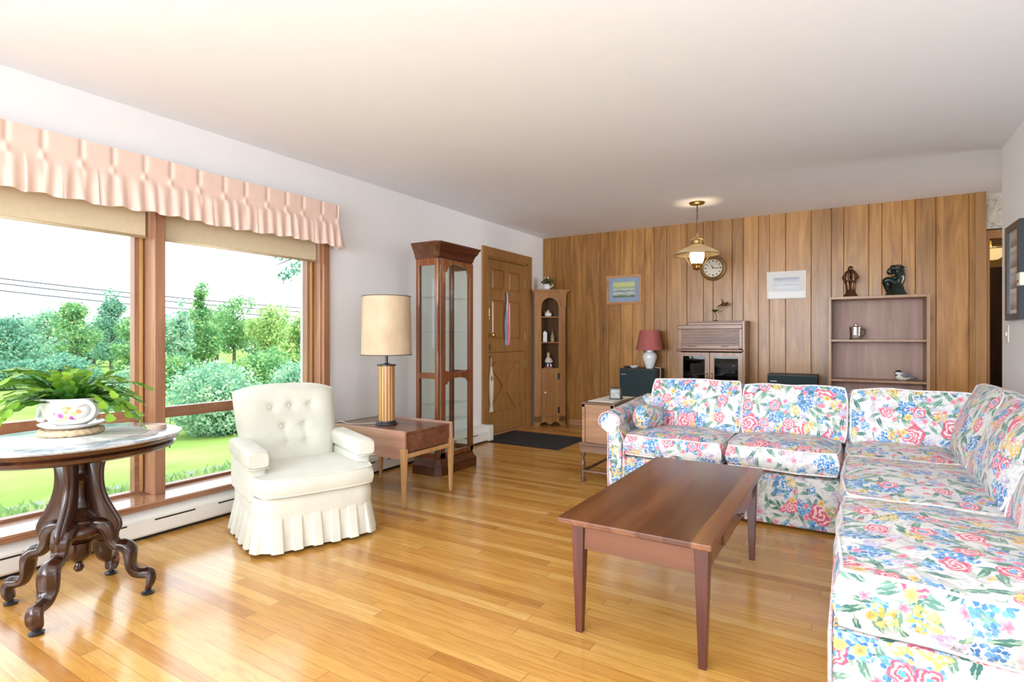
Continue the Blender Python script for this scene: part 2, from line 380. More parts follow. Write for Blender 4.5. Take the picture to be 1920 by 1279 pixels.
# ---- floral chintz: layers of stamped blossoms
def floral_mat():
    t = NT('floral_chintz')
    uv = t.coord('UV')
    wob = t.noise(uv, 7, 2, out=1)
    p0 = t.vmath('ADD', uv, t.vmath('SCALE', t.vmath('SUBTRACT', wob, (.5, .5, .5)), scale=.03))
    fine = t.noise(uv, 85, 2, out=1)
    p0 = t.vmath('ADD', p0, t.vmath('SCALE', t.vmath('SUBTRACT', fine, (.5, .5, .5)), scale=.011))
    def stamp(scale, off, rnd=1.0):
        vv = t.vmath('ADD', p0, (off, off * .37, 0))
        x = t.n('TexVoronoi', voronoi_dimensions='2D'); x.inputs['Scale'].default_value = scale; x.inputs['Randomness'].default_value = rnd
        t.put(x.inputs['Vector'], vv)
        loc = t.vmath('SUBTRACT', vv, x.outputs['Position'])
        r = t.vmath('LENGTH', loc)
        s_ = t.n('SeparateXYZ'); t.put(s_.inputs[0], loc)
        sc_ = t.n('SeparateColor'); t.put(sc_.inputs[0], x.outputs['Color'])
        ang = t.math('ADD', t.math('ARCTAN2', s_.outputs[1], s_.outputs[0]), t.math('MULTIPLY', sc_.outputs[0], 6.28))
        return r, ang, sc_.outputs, vv
    def petal(r, ang, R, n, amp):
        """1 inside an n-petalled outline, and t = r / outline"""
        o = t.math('MULTIPLY', t.math('ADD', 1 - amp, t.math('MULTIPLY', t.math('ABSOLUTE', t.math('COSINE', t.math('MULTIPLY', ang, n / 2.0))), amp)), R)
        q = t.math('DIVIDE', r, o)
        return t.math('LESS_THAN', q, 1), q
    base = (.63, .62, .61)
    col = base
    # where bouquets gather
    bq = t.n('TexVoronoi', voronoi_dimensions='2D'); bq.inputs['Scale'].default_value = 2.0; bq.inputs['Randomness'].default_value = .45
    t.put(bq.inputs['Vector'], p0)
    near = bq.outputs['Distance']
    dense = t.math('LESS_THAN', near, .40)
    core = t.math('LESS_THAN', near, .27)
    dens2 = t.math('LESS_THAN', near, .62)
    # faint sage shadow leaves
    r, a, c3, _ = stamp(11, 3.1)
    rr = t.math('MULTIPLY', r, t.math('ADD', .55, t.math('MULTIPLY', t.math('ABSOLUTE', t.math('SINE', a)), 1.5)))
    m = t.math('MULTIPLY', t.math('LESS_THAN', rr, .030), t.math('LESS_THAN', c3[1], .8))
    col = t.mix(m, col, t.mix(c3[2], (.42, .49, .36), (.52, .46, .54)))
    # green leaves
    for sc_, off, lim, gm in ((13, 8.3, .026, dens2), (17, 1.7, .022, dense)):
        r, a, c3, _ = stamp(sc_, off)
        rr = t.math('MULTIPLY', r, t.math('ADD', .5, t.math('MULTIPLY', t.math('ABSOLUTE', t.math('SINE', a)), 1.9)))
        m = t.math('MULTIPLY', t.math('LESS_THAN', rr, lim), gm)
        vein = t.math('LESS_THAN', t.math('ABSOLUTE', t.math('SINE', a)), .16)
        g = t.mix(c3[2], (.02, .12, .11), (.17, .32, .24))
        g = t.mix(t.math('MULTIPLY', vein, .6), g, (.45, .58, .45))
        col = t.mix(m, col, g)
    # blue hydrangea heads: florets inside a head
    for sc_, off, R, prob, gm, ca, cb_ in ((6.0, 5.2, .058, .80, None, (.02, .12, .36), (.16, .40, .68)),
                                           (9, 61.0, .028, .55, None, (.04, .20, .42), (.30, .50, .70)),
                                           (7.5, 11.9, .034, .40, None, (.40, .33, .50), (.58, .53, .66)),
                                           (7, 17.3, .040, .34, dens2, (.62, .36, .08), (.80, .62, .26))):
        r, a, c3, vv = stamp(sc_, off)
        head, q = petal(r, a, R, 5, .35)
        f = t.n('TexVoronoi', voronoi_dimensions='2D'); f.inputs['Scale'].default_value = 75; t.put(f.inputs['Vector'], vv)
        fl = t.math('LESS_THAN', f.outputs['Distance'], .50)
        fc = t.n('SeparateColor'); t.put(fc.inputs[0], f.outputs['Color'])
        m = t.math('MULTIPLY', t.math('MULTIPLY', head, fl), t.math('LESS_THAN', c3[1], prob))
        if gm is not None: m = t.math('MULTIPLY', m, gm)
        col = t.mix(m, col, t.mix(fc.outputs[0], ca, cb_))
    # small pink sprigs
    r, a, c3, _ = stamp(15, 23.4)
    m, q = petal(r, a, .017, 5, .45)
    m = t.math('MULTIPLY', m, t.math('LESS_THAN', c3[1], .38))
    col = t.mix(m, col, t.mix(q, (.60, .08, .16), (.80, .36, .42)))
    # large roses
    for sc_, off, R, prob, gm in ((5.0, 31.0, .070, .80, core), (7.5, 37.7, .038, .34, dens2)):
        r, a, c3, vv = stamp(sc_, off, .8)
        m, q = petal(r, a, R, 5, .22)
        m = t.math('MULTIPLY', t.math('MULTIPLY', m, t.math('LESS_THAN', c3[1], prob)), gm)
        sw = t.math('SINE', t.math('ADD', t.math('ADD', t.math('MULTIPLY', q, 15), t.math('MULTIPLY', a, 2)), t.math('MULTIPLY', t.noise(vv, 26, 3), 13)))
        k = t.math('ADD', .5, t.math('MULTIPLY', sw, .5))
        rose = t.ramp(k, [(0, (.50, .07, .13)), (.3, (.70, .22, .27)), (.65, (.78, .42, .43)), (1, (.82, .62, .60))])
        edge = t.math('GREATER_THAN', q, .86)
        rose = t.mix(t.math('MULTIPLY', edge, .8), rose, (.62, .07, .17))
        eye = t.math('LESS_THAN', q, .30)
        which = t.math('LESS_THAN', c3[2], .4)
        rose = t.mix(t.math('MULTIPLY', eye, which), rose, (.10, .36, .70))
        col = t.mix(m, col, rose)
    # yellow centres
    r, a, c3, _ = stamp(12, 43.1)
    m, q = petal(r, a, .020, 6, .3)
    m = t.math('MULTIPLY', t.math('MULTIPLY', m, t.math('LESS_THAN', c3[1], .22)), dense)
    col = t.mix(m, col, t.mix(q, (.50, .20, .05), (.82, .62, .22)))
    col = t.mix(1.0, col, t.ramp(t.noise(p0, 55, 3), [(.32, (.74, .76, .80)), (.5, (1, 1, 1)), (.7, (1.06, 1.05, 1.04))]), 'MULTIPLY')
    nm = t.bump(t.noise(uv, 9, 3), .25, .02)
    return t.done(t.bsdf(col, .48, 0, nm, .35, sheen=.1))
M['floral'] = floral_mat()
M['piping'] = flat('pink_piping', (.70, .42, .44), .6, var=.3, nscale=60)
M['piping_cream'] = flat('sofa_welt', (.66, .62, .62), .6, var=.3, nscale=50)

def wallpaper_mat():
    t = NT('floral_wallpaper'); c = t.coord()
    n = t.noise(c, 9, 4, .6, 1.2)
    col = t.ramp(n, [(.42, (.62, .58, .50)), (.52, (.55, .50, .42)), (.60, (.33, .29, .24)), (.66, (.60, .56, .48))])
    return t.done(t.bsdf(col, .8))
M['wallpaper'] = wallpaper_mat()

def cup_mat():
    t = NT('painted_cup'); c = t.coord()
    v = t.n('TexVoronoi'); v.inputs['Scale'].default_value = 42; t.put(v.inputs['Vector'], c)
    s_ = t.n('SeparateColor'); t.put(s_.inputs[0], v.outputs['Color'])
    fl = t.ramp(s_.outputs[0], [(0, (.45, .10, .40)), (.3, (.62, .30, .10)), (.55, (.78, .55, .20)), (.8, (.35, .38, .12)), (1, (.70, .40, .35))], 'CONSTANT')
    d = t.vmath('DISTANCE', t.mapping(c, (1, 1, 1.4)), (.072, -.066, .075))
    m = t.math('MULTIPLY', t.math('LESS_THAN', d, .052), t.math('LESS_THAN', v.outputs['Distance'], .45))
    return t.done(t.bsdf(t.mix(m, (.78, .76, .74), fl), .15, coat=.4))
M['cup'] = cup_mat()

def painting_mat(name, kind):
    t = NT(name); c = t.coord('Generated')
    s_ = t.n('SeparateXYZ'); t.put(s_.inputs[0], c)
    n = t.noise(t.mapping(c, (3, 3, 9)), 2.2, 5, .6, 1.2)
    if kind == 'marsh':
        f = t.math('ADD', s_.outputs[2], t.math('MULTIPLY', t.math('SUBTRACT', n, .5), .55))
        col = t.ramp(f, [(.10, (.10, .16, .10)), (.28, (.62, .70, .66)), (.40, (.07, .11, .12)), (.5, (.55, .66, .62)), (.62, (.30, .38, .20)), (.78, (.58, .62, .22)), (.95, (.50, .55, .25))])
    elif kind == 'snow':
        f = t.math('ADD', s_.outputs[2], t.math('MULTIPLY', t.math('SUBTRACT', n, .5), .5))
        col = t.ramp(f, [(.2, (.62, .63, .66)), (.42, (.72, .73, .76)), (.5, (.36, .39, .46)), (.56, (.66, .68, .72)), (.8, (.50, .52, .58)), (.92, (.33, .35, .42))])
    elif kind == 'river':
        f = t.math('ADD', s_.outputs[2], t.math('MULTIPLY', t.math('SUBTRACT', n, .5), .4))
        col = t.ramp(f, [(.2, (.18, .19, .24)), (.45, (.45, .44, .50)), (.7, (.60, .60, .64)), (.9, (.40, .42, .5))])
    return t.done(t.bsdf(col, .4))
M['marsh'] = painting_mat('marsh_watercolour', 'marsh')
M['snow'] = painting_mat('snow_watercolour', 'snow')
M['photo_strip'] = painting_mat('grey_photo', 'river')
M['mat_blue'] = flat('blue_mount', (.28, .36, .50), .8, var=.03)
M['mat_white'] = flat('white_mount', (.78, .76, .73), .8, var=.02)
M['clock_face'] = flat('clock_face_paper', (.66, .60, .50), .6, var=.08)

def stripe_mat():
    t = NT('striped_lamp_column'); c = t.coord()
    s_ = t.n('SeparateXYZ'); t.put(s_.inputs[0], c)
    a = t.math('ARCTAN2', s_.outputs[1], s_.outputs[0])
    k = t.math('FRACT', t.math('MULTIPLY', a, 16 / (2 * pi)))
    m = t.math('LESS_THAN', k, .34)
    n = t.noise(t.mapping(c, (1, 1, .06)), 50, 4)
    lt = t.ramp(n, [(.35, (.50, .26, .09)), (.65, (.66, .38, .15))])
    return t.done(t.bsdf(t.mix(m, lt, (.25, .10, .03)), .35, coat=.2))
M['stripe'] = stripe_mat()

def ribbon_mat():
    t = NT('ribbon_stripes'); c = t.coord('Generated')
    s_ = t.n('SeparateXYZ'); t.put(s_.inputs[0], c)
    n = t.noise(c, 6, 2)
    f = t.math('ADD', s_.outputs[1], t.math('MULTIPLY', t.math('SUBTRACT', n, .5), .3))
    col = t.ramp(f, [(0, (.17, .25, .42)), (.40, (.62, .64, .70)), (.52, (.62, .12, .20)), (.8, (.70, .38, .50))], 'CONSTANT')
    return t.done(t.bsdf(col, .5, sheen=.2))
M['ribbon'] = ribbon_mat()

# ------------------------------------------------------------------ mesh helpers
class MB:
    def __init__(s, o=(0, 0, 0)):
        s.v = []; s.f = []; s.o = Vector(o); s.tone = None
    def add(s, verts, faces):
        k = len(s.v)
        s.v += [tuple(Vector(p) - s.o) for p in verts]
        s.f += [tuple(i + k for i in f) for f in faces]
    def box(s, a, b):
        x0, y0, z0 = (min(a[i], b[i]) for i in range(3)); x1, y1, z1 = (max(a[i], b[i]) for i in range(3))
        s.add([(x0, y0, z0), (x1, y0, z0), (x1, y1, z0), (x0, y1, z0), (x0, y0, z1), (x1, y0, z1), (x1, y1, z1), (x0, y1, z1)],
              [(0, 3, 2, 1), (4, 5, 6, 7), (0, 1, 5, 4), (1, 2, 6, 5), (2, 3, 7, 6), (3, 0, 4, 7)])
        return s
    def taper(s, c0, c1, w0, w1):
        """square section bar from c0 (half sizes w0) to c1 (half sizes w1), along z"""
        (x0, y0, z0), (x1, y1, z1) = c0, c1
        a, b = w0; c, d = w1
        s.add([(x0 - a, y0 - b, z0), (x0 + a, y0 - b, z0), (x0 + a, y0 + b, z0), (x0 - a, y0 + b, z0),
               (x1 - c, y1 - d, z1), (x1 + c, y1 - d, z1), (x1 + c, y1 + d, z1), (x1 - c, y1 + d, z1)],
              [(0, 3, 2, 1), (4, 5, 6, 7), (0, 1, 5, 4), (1, 2, 6, 5), (2, 3, 7, 6), (3, 0, 4, 7)])
        return s
    def lathe(s, prof, c=(0, 0, 0), seg=24, sx=1, sy=1, caps=True):
        vs_, fs = [], []
        for r, z in prof:
            for k in range(seg):
                a = 2 * pi * k / seg
                vs_.append((c[0] + r * cos(a) * sx, c[1] + r * sin(a) * sy, c[2] + z))
        for i in range(len(prof) - 1):
            for k in range(seg):
                k2 = (k + 1) % seg
                fs.append((i * seg + k, i * seg + k2, (i + 1) * seg + k2, (i + 1) * seg + k))
        if caps:
            fs.append(tuple(range(seg - 1, -1, -1))); n = (len(prof) - 1) * seg
            fs.append(tuple(n + k for k in range(seg)))
        s.add(vs_, fs); return s
    def tube(s, pts, r, seg=8, closed=False, flat_=1.0, up=None):
        pts = [Vector(p) for p in pts]; n = len(pts)
        rs = r if isinstance(r, (list, tuple)) else [r] * n
        vs_, fs = [], []
        ref = Vector(up) if up else None; prev = None
        for i, p in enumerate(pts):
            if closed: d = pts[(i + 1) % n] - pts[i - 1]
            else: d = pts[min(i + 1, n - 1)] - pts[max(i - 1, 0)]
            if d.length < 1e-9: d = Vector((0, 0, 1))
            d.normalize()
            if prev is None:
                u = (ref or (Vector((0, 0, 1)) if abs(d.z) < .9 else Vector((1, 0, 0)))); u = (u - d * u.dot(d)).normalized()
            else:
                u = (ref or prev); u = (u - d * u.dot(d))
                if u.length < 1e-6: u = d.orthogonal()
                u.normalize()
            prev = u; w = d.cross(u)
            for k in range(seg):
                a = 2 * pi * k / seg
                vs_.append(p + u * (cos(a) * rs[i]) + w * (sin(a) * rs[i] * flat_))
        m = n if closed else n - 1
        for i in range(m):
            j = (i + 1) % n
            for k in range(seg):
                k2 = (k + 1) % seg
                fs.append((i * seg + k, i * seg + k2, j * seg + k2, j * seg + k))
        if not closed:
            fs.append(tuple(range(seg - 1, -1, -1))); fs.append(tuple((n - 1) * seg + k for k in range(seg)))
        s.add(vs_, fs); return s
    def prism(s, poly, plane, a, b):
        """extrude a 2d outline between a and b along the missing axis"""
        def P(q, w):
            return {'xz': (q[0], w, q[1]), 'yz': (w, q[0], q[1]), 'xy': (q[0], q[1], w)}[plane]
        n = len(poly)
        s.add([P(q, a) for q in poly] + [P(q, b) for q in poly],
              [tuple(range(n)), tuple(range(2 * n - 1, n - 1, -1))] + [(i, i + n, (i + 1) % n + n, (i + 1) % n) for i in range(n)])
        return s
    def ball(s, c, r, seg=14, rings=9):
        if not isinstance(r, (tuple, list)): r = (r, r, r)
        vs_, fs = [(c[0], c[1], c[2] - r[2])], []
        for i in range(1, rings):
            th = pi * i / rings
            for k in range(seg):
                a = 2 * pi * k / seg
                vs_.append((c[0] + r[0] * sin(th) * cos(a), c[1] + r[1] * sin(th) * sin(a), c[2] - r[2] * cos(th)))
        vs_.append((c[0], c[1], c[2] + r[2]))
        for k in range(seg): fs.append((0, 1 + (k + 1) % seg, 1 + k))
        for i in range(rings - 2):
            for k in range(seg):
                a, b = 1 + i * seg + k, 1 + i * seg + (k + 1) % seg
                fs.append((a, b, b + seg, a + seg))
        L = len(vs_) - 1
        for k in range(seg): fs.append((L, L - seg + k, L - seg + (k + 1) % seg))
        s.add(vs_, fs); return s
    def grid(s, fn, nu, nv, closed_u=False, closed_v=False):
        vs_ = [fn(i / (nu if closed_u else nu - 1), j / (nv if closed_v else nv - 1)) for i in range(nu) for j in range(nv)]
        fs = []
        for i in range(nu if closed_u else nu - 1):
            for j in range(nv if closed_v else nv - 1):
                i2, j2 = (i + 1) % nu, (j + 1) % nv
                fs.append((i * nv + j, i2 * nv + j, i2 * nv + j2, i * nv + j2))
        s.add(vs_, fs); return s
    def build(s, name, mat, parent=None, smooth=False, bevel=0, bseg=2, weld=True, uv=False, normals=True, solid=0):
        me = bpy.data.meshes.new(name)
        me.from_pydata(s.v, [], s.f)
        bm = bmesh.new(); bm.from_mesh(me)
        if weld: bmesh.ops.remove_doubles(bm, verts=bm.verts, dist=1e-5)
        if normals: bmesh.ops.recalc_face_normals(bm, faces=bm.faces)
        if solid: bmesh.ops.solidify(bm, geom=bm.faces, thickness=solid)
        if bevel:
            es = [e for e in bm.edges if len(e.link_faces) == 2 and e.calc_face_angle(0) > .5]
            bmesh.ops.bevel(bm, geom=es, offset=bevel, segments=bseg, profile=.5, affect='EDGES', clamp_overlap=True)
        if smooth:
            for f in bm.faces: f.smooth = True
            if smooth is not True:
                for e in bm.edges:
                    if len(e.link_faces) == 2 and e.calc_face_angle(0) > smooth: e.smooth = False
        if uv:
            L = bm.loops.layers.uv.new('uv')
            bm.normal_update()
            for f in bm.faces:
                n = f.normal; ax, ay, az = abs(n.x), abs(n.y), abs(n.z)
                for lp in f.loops:
                    c = lp.vert.co
                    if az >= ax * .9 and az >= ay * .9: q = (c.x + uv[0], c.y + uv[1])
                    elif ay >= ax: q = (c.x + uv[0], c.z + uv[1] + .37)
                    else: q = (c.y + uv[0] + .21, c.z + uv[1] + .11)
                    lp[L].uv = q
        bm.to_mesh(me); bm.free()
        if isinstance(mat, str): mat = M[mat]
        me.materials.append(mat)
        o = bpy.data.objects.new(name, me); COL.objects.link(o)
        if parent is not None: o.parent = parent
        return o

def tag(o, label, cat, group=None, kind=None):
    if label: o['label'] = label
    if cat: o['category'] = cat
    if group: o['group'] = group
    if kind: o['kind'] = kind
    return o

def thing(name, label, cat, loc=(0, 0, 0), rz=0, group=None):
    o = bpy.data.objects.new(name, None); COL.objects.link(o)
    o.empty_display_size = .1
    o.location = loc; o.rotation_euler = (0, 0, rz)
    return tag(o, label, cat, group)

def struct(o): o['kind'] = 'structure'; return o

def at(px, d):
    """point on the ground plan seen at picture column px, d metres deep"""
    u = (px - 960) / 1035.0
    return (-sin(YAW) + cos(YAW) * u) * d, (cos(YAW) + sin(YAW) * u) * d

def arc(cx, cy, r, a0, a1, n, ry=None):
    ry = ry or r
    return [(cx + r * cos(a0 + (a1 - a0) * i / n), cy + ry * sin(a0 + (a1 - a0) * i / n)) for i in range(n + 1)]

def catmull(pts, per=6):
    P = [Vector(p) for p in pts]; P = [P[0] * 2 - P[1]] + P + [P[-1] * 2 - P[-2]]
    out = []
    for i in range(1, len(P) - 2):
        for k in range(per):
            t = k / per; a, b, c, d = P[i - 1], P[i], P[i + 1], P[i + 2]
            out.append(.5 * ((2 * b) + (c - a) * t + (2 * a - 5 * b + 4 * c - d) * t * t + (3 * b - a - 3 * c + d) * t ** 3))
    out.append(P[-2]); return out

XW, YB, ZC, XR = -3.5, 6.475, 2.44, .89
# ------------------------------------------------------------------ room shell
WY0, WY1, WZ0, WZ1 = -.55, 2.87, .17, 2.10        # window opening in the left wall
struct(MB().box((-3.72, -2.75, -.12), (3.7, 11.0, 0)).build('floor', 'floor'))
struct(MB().box((-3.75, -2.75, ZC), (3.7, 11.0, ZC + .15)).build('ceiling', 'ceiling'))
w = MB()
DY0, DY1, DZ1 = 5.14, 6.04, 2.05                  # front door opening
w.box((-3.75, -2.75, 0), (XW, -2.3, ZC)); w.box((-3.75, -.9, 0), (XW, WY0, ZC)); w.box((-3.75, -2.3, 0), (XW, -.9, .55)); w.box((-3.75, -2.3, 2.15), (XW, -.9, ZC)); w.box((-3.75, WY1, 0), (XW, DY0, ZC)); w.box((-3.75, DY1, 0), (XW, YB + .15, ZC))
w.box((-3.75, WY0, 0), (XW, WY1, WZ0 - .02)); w.box((-3.75, WY0, WZ1), (XW, WY1, ZC)); w.box((-3.75, DY0, DZ1), (XW, DY1, ZC))
struct(w.build('wall_left', 'wall', weld=False))
# right wall beside the sofa, and the wider part of the room behind the camera
struct(MB().box((XR, 1.2, 0), (XR + .12, 5.05, ZC)).build('wall_right', 'wall'))
w = MB()
w.box((XR + .12, 1.2, 0), (3.7, 1.32, ZC))
struct(w.build('wall_dining_far', 'wall', weld=False))
w = MB()
w.box((3.5, -2.75, 0), (3.7, -1.9, ZC)); w.box((3.5, .7, 0), (3.7, 1.2, ZC)); w.box((3.5, -1.9, 0), (3.7, .7, .6)); w.box((3.5, -1.9, 2.3), (3.7, .7, ZC))
struct(w.build('wall_dining_side', 'wall', weld=False))
w = MB()
w.box((-3.5, -2.75, 0), (-3.1, -2.6, ZC)); w.box((.5, -2.75, 0), (3.5, -2.6, ZC)); w.box((-3.1, -2.75, 0), (.5, -2.6, .6)); w.box((-3.1, -2.75, 2.3), (.5, -2.6, ZC))
struct(w.build('wall_rear', 'wall', weld=False))

# panelled wall: v-grooved planks of random width, one mesh
gx = [1069.6, 1100, 1125, 1141.6, 1163, 1186, 1209, 1226, 1250, 1288, 1319, 1337, 1373, 1393.6, 1422, 1442.6, 1473, 1520.8, 1559, 1582, 1629, 1653.5, 1691, 1716, 1755, 1817, 1833]
def wall_x(px):
    u = (px - 960) / 1035.0
    return (-sin(YAW) + cos(YAW) * u) / (cos(YAW) + sin(YAW) * u) * YB
edges = [XW, wall_x(1040)] + [wall_x(q) for q in gx] + [1.01]
pm = MB(); pl = []
rnd = random.Random(4)
for i in range(len(edges) - 1):
    a, b = edges[i], edges[i + 1]; g = .0045; t_ = rnd.random()
    for (xa, ya, xb, yb) in ((a, YB + .007, a + g, YB), (a + g, YB, b - g, YB), (b - g, YB, b, YB + .007)):
        pm.add([(xa, ya, 0), (xb, yb, 0), (xb, yb, ZC), (xa, ya, ZC)], [(0, 1, 2, 3)]); pl += [t_] * 4
pm.add([(XW, YB + .12, 0), (1.01, YB + .12, 0), (1.01, YB + .12, ZC), (XW, YB + .12, ZC)], [(3, 2, 1, 0)]); pl += [.5] * 4
pm.add([(1.01, YB + .007, 0), (1.01, YB + .12, 0), (1.01, YB + .12, ZC), (1.01, YB + .007, ZC)], [(0, 1, 2, 3)]); pl += [.3] * 4
wb = pm.build('wall_back', 'panel', weld=False, normals=False)
at_ = wb.data.attributes.new('plank', 'FLOAT', 'POINT'); at_.data.foreach_set('value', pl)
struct(wb)
struct(MB().box((.955, YB - .016, 0), (1.03, YB - .001, ZC)).build('trim_1', 'door', bevel=.003))
for nm_, xa, xb in (('baseboard_back', -3.11, -1.66), ('baseboard_back_right', -.92, -.21)):
    struct(MB().box((xa, YB - .014, 0), (xb, YB - .001, .075)).build(nm_, 'trim_oak', bevel=.003))
# passage and hall beyond
w = MB(); w.box((1.01, 6.6, 2.12), (3.5, 6.72, ZC)); w.box((1.0, 6.6, 0), (1.04, 6.72, 2.12)); w.box((2.05, 6.6, 0), (3.5, 6.72, ZC))
struct(w.build('wall_passage', 'wallpaper', weld=False))
w = MB(); w.box((1.03, 6.585, 0), (1.075, 6.735, 2.03)); w.box((1.95, 6.585, 0), (2.05, 6.735, 2.03)); w.box((1.03, 6.585, 2.03), (2.05, 6.735, 2.105))
struct(w.build('trim_2', 'door', weld=False))
struct(MB().box((XR + .12, 4.9, 0), (3.5, 5.05, ZC)).build('wall_passage_near', 'wall'))
struct(MB().box((3.5, 4.9, 0), (3.7, 11, ZC)).build('wall_hall_right', 'hall_yellow'))
struct(MB().box((.9, 6.72, 0), (1.0, 10.2, ZC)).build('wall_hall_left', 'hall_yellow'))
struct(MB().box((.9, 10.2, 0), (3.6, 10.3, ZC)).build('wall_hall_end', 'hall_yellow'))
d = MB().box((1.2, 10.12, 0), (2.35, 10.16, 2.02)).build('door_2', 'hall_door', bevel=.004); struct(d)
t = MB(); t.box((1.1, 10.1, 0), (1.2, 10.19, 2.11)); t.box((2.35, 10.1, 0), (2.45, 10.19, 2.11)); t.box((1.2, 10.1, 2.02), (2.35, 10.19, 2.11))
struct(t.build('trim_3', 'hall_door', weld=False))

# ------------------------------------------------------------------ picture window
def win_root(name):
    o = bpy.data.objects.new(name, None); COL.objects.link(o); return struct(o)
wr = win_root('window_1'); wr.location = (-3.5, 1.2, .17)
O = (-3.5, 1.2, .17)
MUL = [(.50, .56), (1.65, 1.71)]
f = MB(O)
f.box((-3.50, WY1, .10), (-3.47, WY1 + .055, 2.16)); f.box((-3.50, WY0 - .055, .10), (-3.47, WY0, 2.16))
f.box((-3.50, WY0, 2.09), (-3.47, WY1, 2.16))
f.build('casing', 'window_wood_v', wr, weld=False)
f = MB(O); f.box((-3.498, WY0 - .055, .166), (-3.337, WY1 + .055, .188)); f.build('sill_apron', 'window_wood', wr, bevel=.003)
f = MB(O); f.box((-3.498, WY0 - .055, .188), (-3.333, WY1 + .055, .202)); f.build('stool', 'stool_wood', wr, bevel=.003)
f = MB(O); f.box((-3.66, WY0, .165), (-3.448, WY1, .200)); f.build('frame_bottom', 'window_wood', wr, bevel=.003)
f = MB(O); f.box((-3.66, WY1 - .012, .17), (-3.5, WY1, 2.1)); f.box((-3.66, WY0, .17), (-3.5, WY0 + .012, 2.1)); f.box((-3.66, WY0, 2.09), (-3.5, WY1, 2.1))
f.build('jamb', 'window_wood_v', wr, weld=False)
for a, b in MUL:
    f = MB(O); f.box((-3.66, a, .201), (-3.462, b, 2.09)); f.build('mullion', 'window_wood_v', wr, bevel=.004)
bays = [(WY0 + .012, .50), (.56, 1.65), (1.71, WY1 - .012)]
for a, b in bays:
    for z0, z1, nm_ in ((.2005, .665, 'lower_sash'), (.665, 2.09, 'upper_sash')):
        s_ = .045 if nm_ == 'upper_sash' else .035
        zt = z1 - s_; zb = z0 + (.03 if nm_ == 'upper_sash' else .016)
        f = MB(O)
        f.box((-3.645, a, z0), (-3.59, a + .05, z1)); f.box((-3.645, b - .05, z0), (-3.59, b, z1))
        f.box((-3.645, a + .05, z0), (-3.59, b - .05, zb)); f.box((-3.645, a + .05, zt), (-3.59, b - .05, z1))
        so = f.build(nm_, 'window_wood_v' if nm_ == 'upper_sash' else 'window_wood', wr, weld=False)
        # inner stop bead, a lighter strip round the pane
        g = MB(O); e = .012
        g.box((-3.59, a + .012, z0 + .004), (-3.575, a + .024, z1 - .012)); g.box((-3.59, b - .024, z0 + .012), (-3.575, b - .012, z1 - .012))
        g.build('stop_bead', 'leg_wood', so, weld=False)
        MB(O).box((-3.620, a + .05, zb), (-3.616, b - .05, zt)).build('pane', 'glass', so)

# roller shades
for (a, b), lab in zip(((WY0 + .02, .49), (.57, 1.63), (1.73, 2.84)),
                       ('tan roller shade on the left bay of the picture window, cut by the photo edge', 'tan roller shade left of the window post above the potted plant',
                        'tan roller shade right of the window post above the armchair')):
    r = thing('roller_shade', lab, 'window shade', (-3.53, (a + b) / 2, 2.06), group=None)
    Or = (-3.53, (a + b) / 2, 2.06)
    q = MB(Or); q.box((-3.532, a, 1.71), (-3.528, b, 2.05)); q.build('shade_cloth', 'shade_roll', r)
    q = MB(Or); q.tube([(-3.53, a, 1.712), (-3.53, b, 1.712)], .009, 8); q.build('hem_bar', 'shade_roll', r, smooth=True)
    q = MB(Or); q.tube([(-3.53, a, 2.05), (-3.53, b, 2.05)], .025, 12); q.build('roller', 'shade_roll', r, smooth=True)

# pinch pleated valance
def valance():
    y0, y1, zt, zb = -.62, 2.94, 2.145, 1.825
    rn = random.Random(3)
    pins = []; y = y0 + .05
    while y < y1: pins.append(y + rn.uniform(-.012, .012)); y += .152
    ph = [rn.uniform(-1, 1) for _ in pins]
    def fn(u, v):
        # u along, v down; ends turn back to the wall
        L = (y1 - y0); ret = .115; tot = L + 2 * ret; s_ = u * tot
        if s_ < ret: base = Vector((-3.495 + s_, y0, 0)); out = Vector((0, -1, 0)); yy = y0
        elif s_ > ret + L: base = Vector((-3.38 - (s_ - ret - L), y1, 0)); out = Vector((0, 1, 0)); yy = y1 + (s_ - ret - L)
        else: base = Vector((-3.38, y0 + s_ - ret, 0)); out = Vector((1, 0, 0)); yy = y0 + s_ - ret
        k = min(range(len(pins)), key=lambda i: abs(pins[i] - yy)); dy = yy - pins[k]
        pinch = math.exp(-(dy / .013) ** 2)
        w_ = min(1, v / .38); lo = max(0, (v - .38) / .62)
        d_ = -.009 * pinch * (1 - .5 * abs(w_ - .7)) * (1 - lo) + .006 * pinch * math.exp(-((v - .36) / .08) ** 2)
        wave = sin(dy * 2 * pi / .076 + ph[k] * 1.6 + 1.2 * mnoise.noise(Vector((yy * 6, 0, v * 1.5))))
        d_ += lo ** .8 * (.016 + .009 * (1 + .7 * mnoise.noise(Vector((yy * 5, 2, 0)))) * wave) + .004 * lo * mnoise.noise(Vector((yy * 9, v * 4, 1)))
        d_ -= .012 * math.exp(-((v - .40) / .07) ** 2) * (1 - pinch)
        sag = .012 * mnoise.noise(Vector((yy * 2.2, 0, 3)))
        z = zt + (zb - zt) * v + sag * (.6 + .4 * v) + lo * .006 * sin(yy * 41 + ph[k])
        if yy > y1: d_ += lo * .03
        p = base + out * d_; p.z = z
        return p
    o = MB((-3.44, 1.16, 1.825)).grid(fn, 1000, 26)
    r = thing('window_valance', 'blush pink pinch-pleated valance hanging over the picture window', 'valance', (-3.44, 1.16, 1.825))
    o.build('fabric', 'valance', r, smooth=True)
    b = MB((-3.44, 1.16, 1.825)); b.box((-3.498, y0 + .01, 2.08), (-3.39, y1 - .01, 2.095)); b.build('rod', 'white_paint', r)
valance()

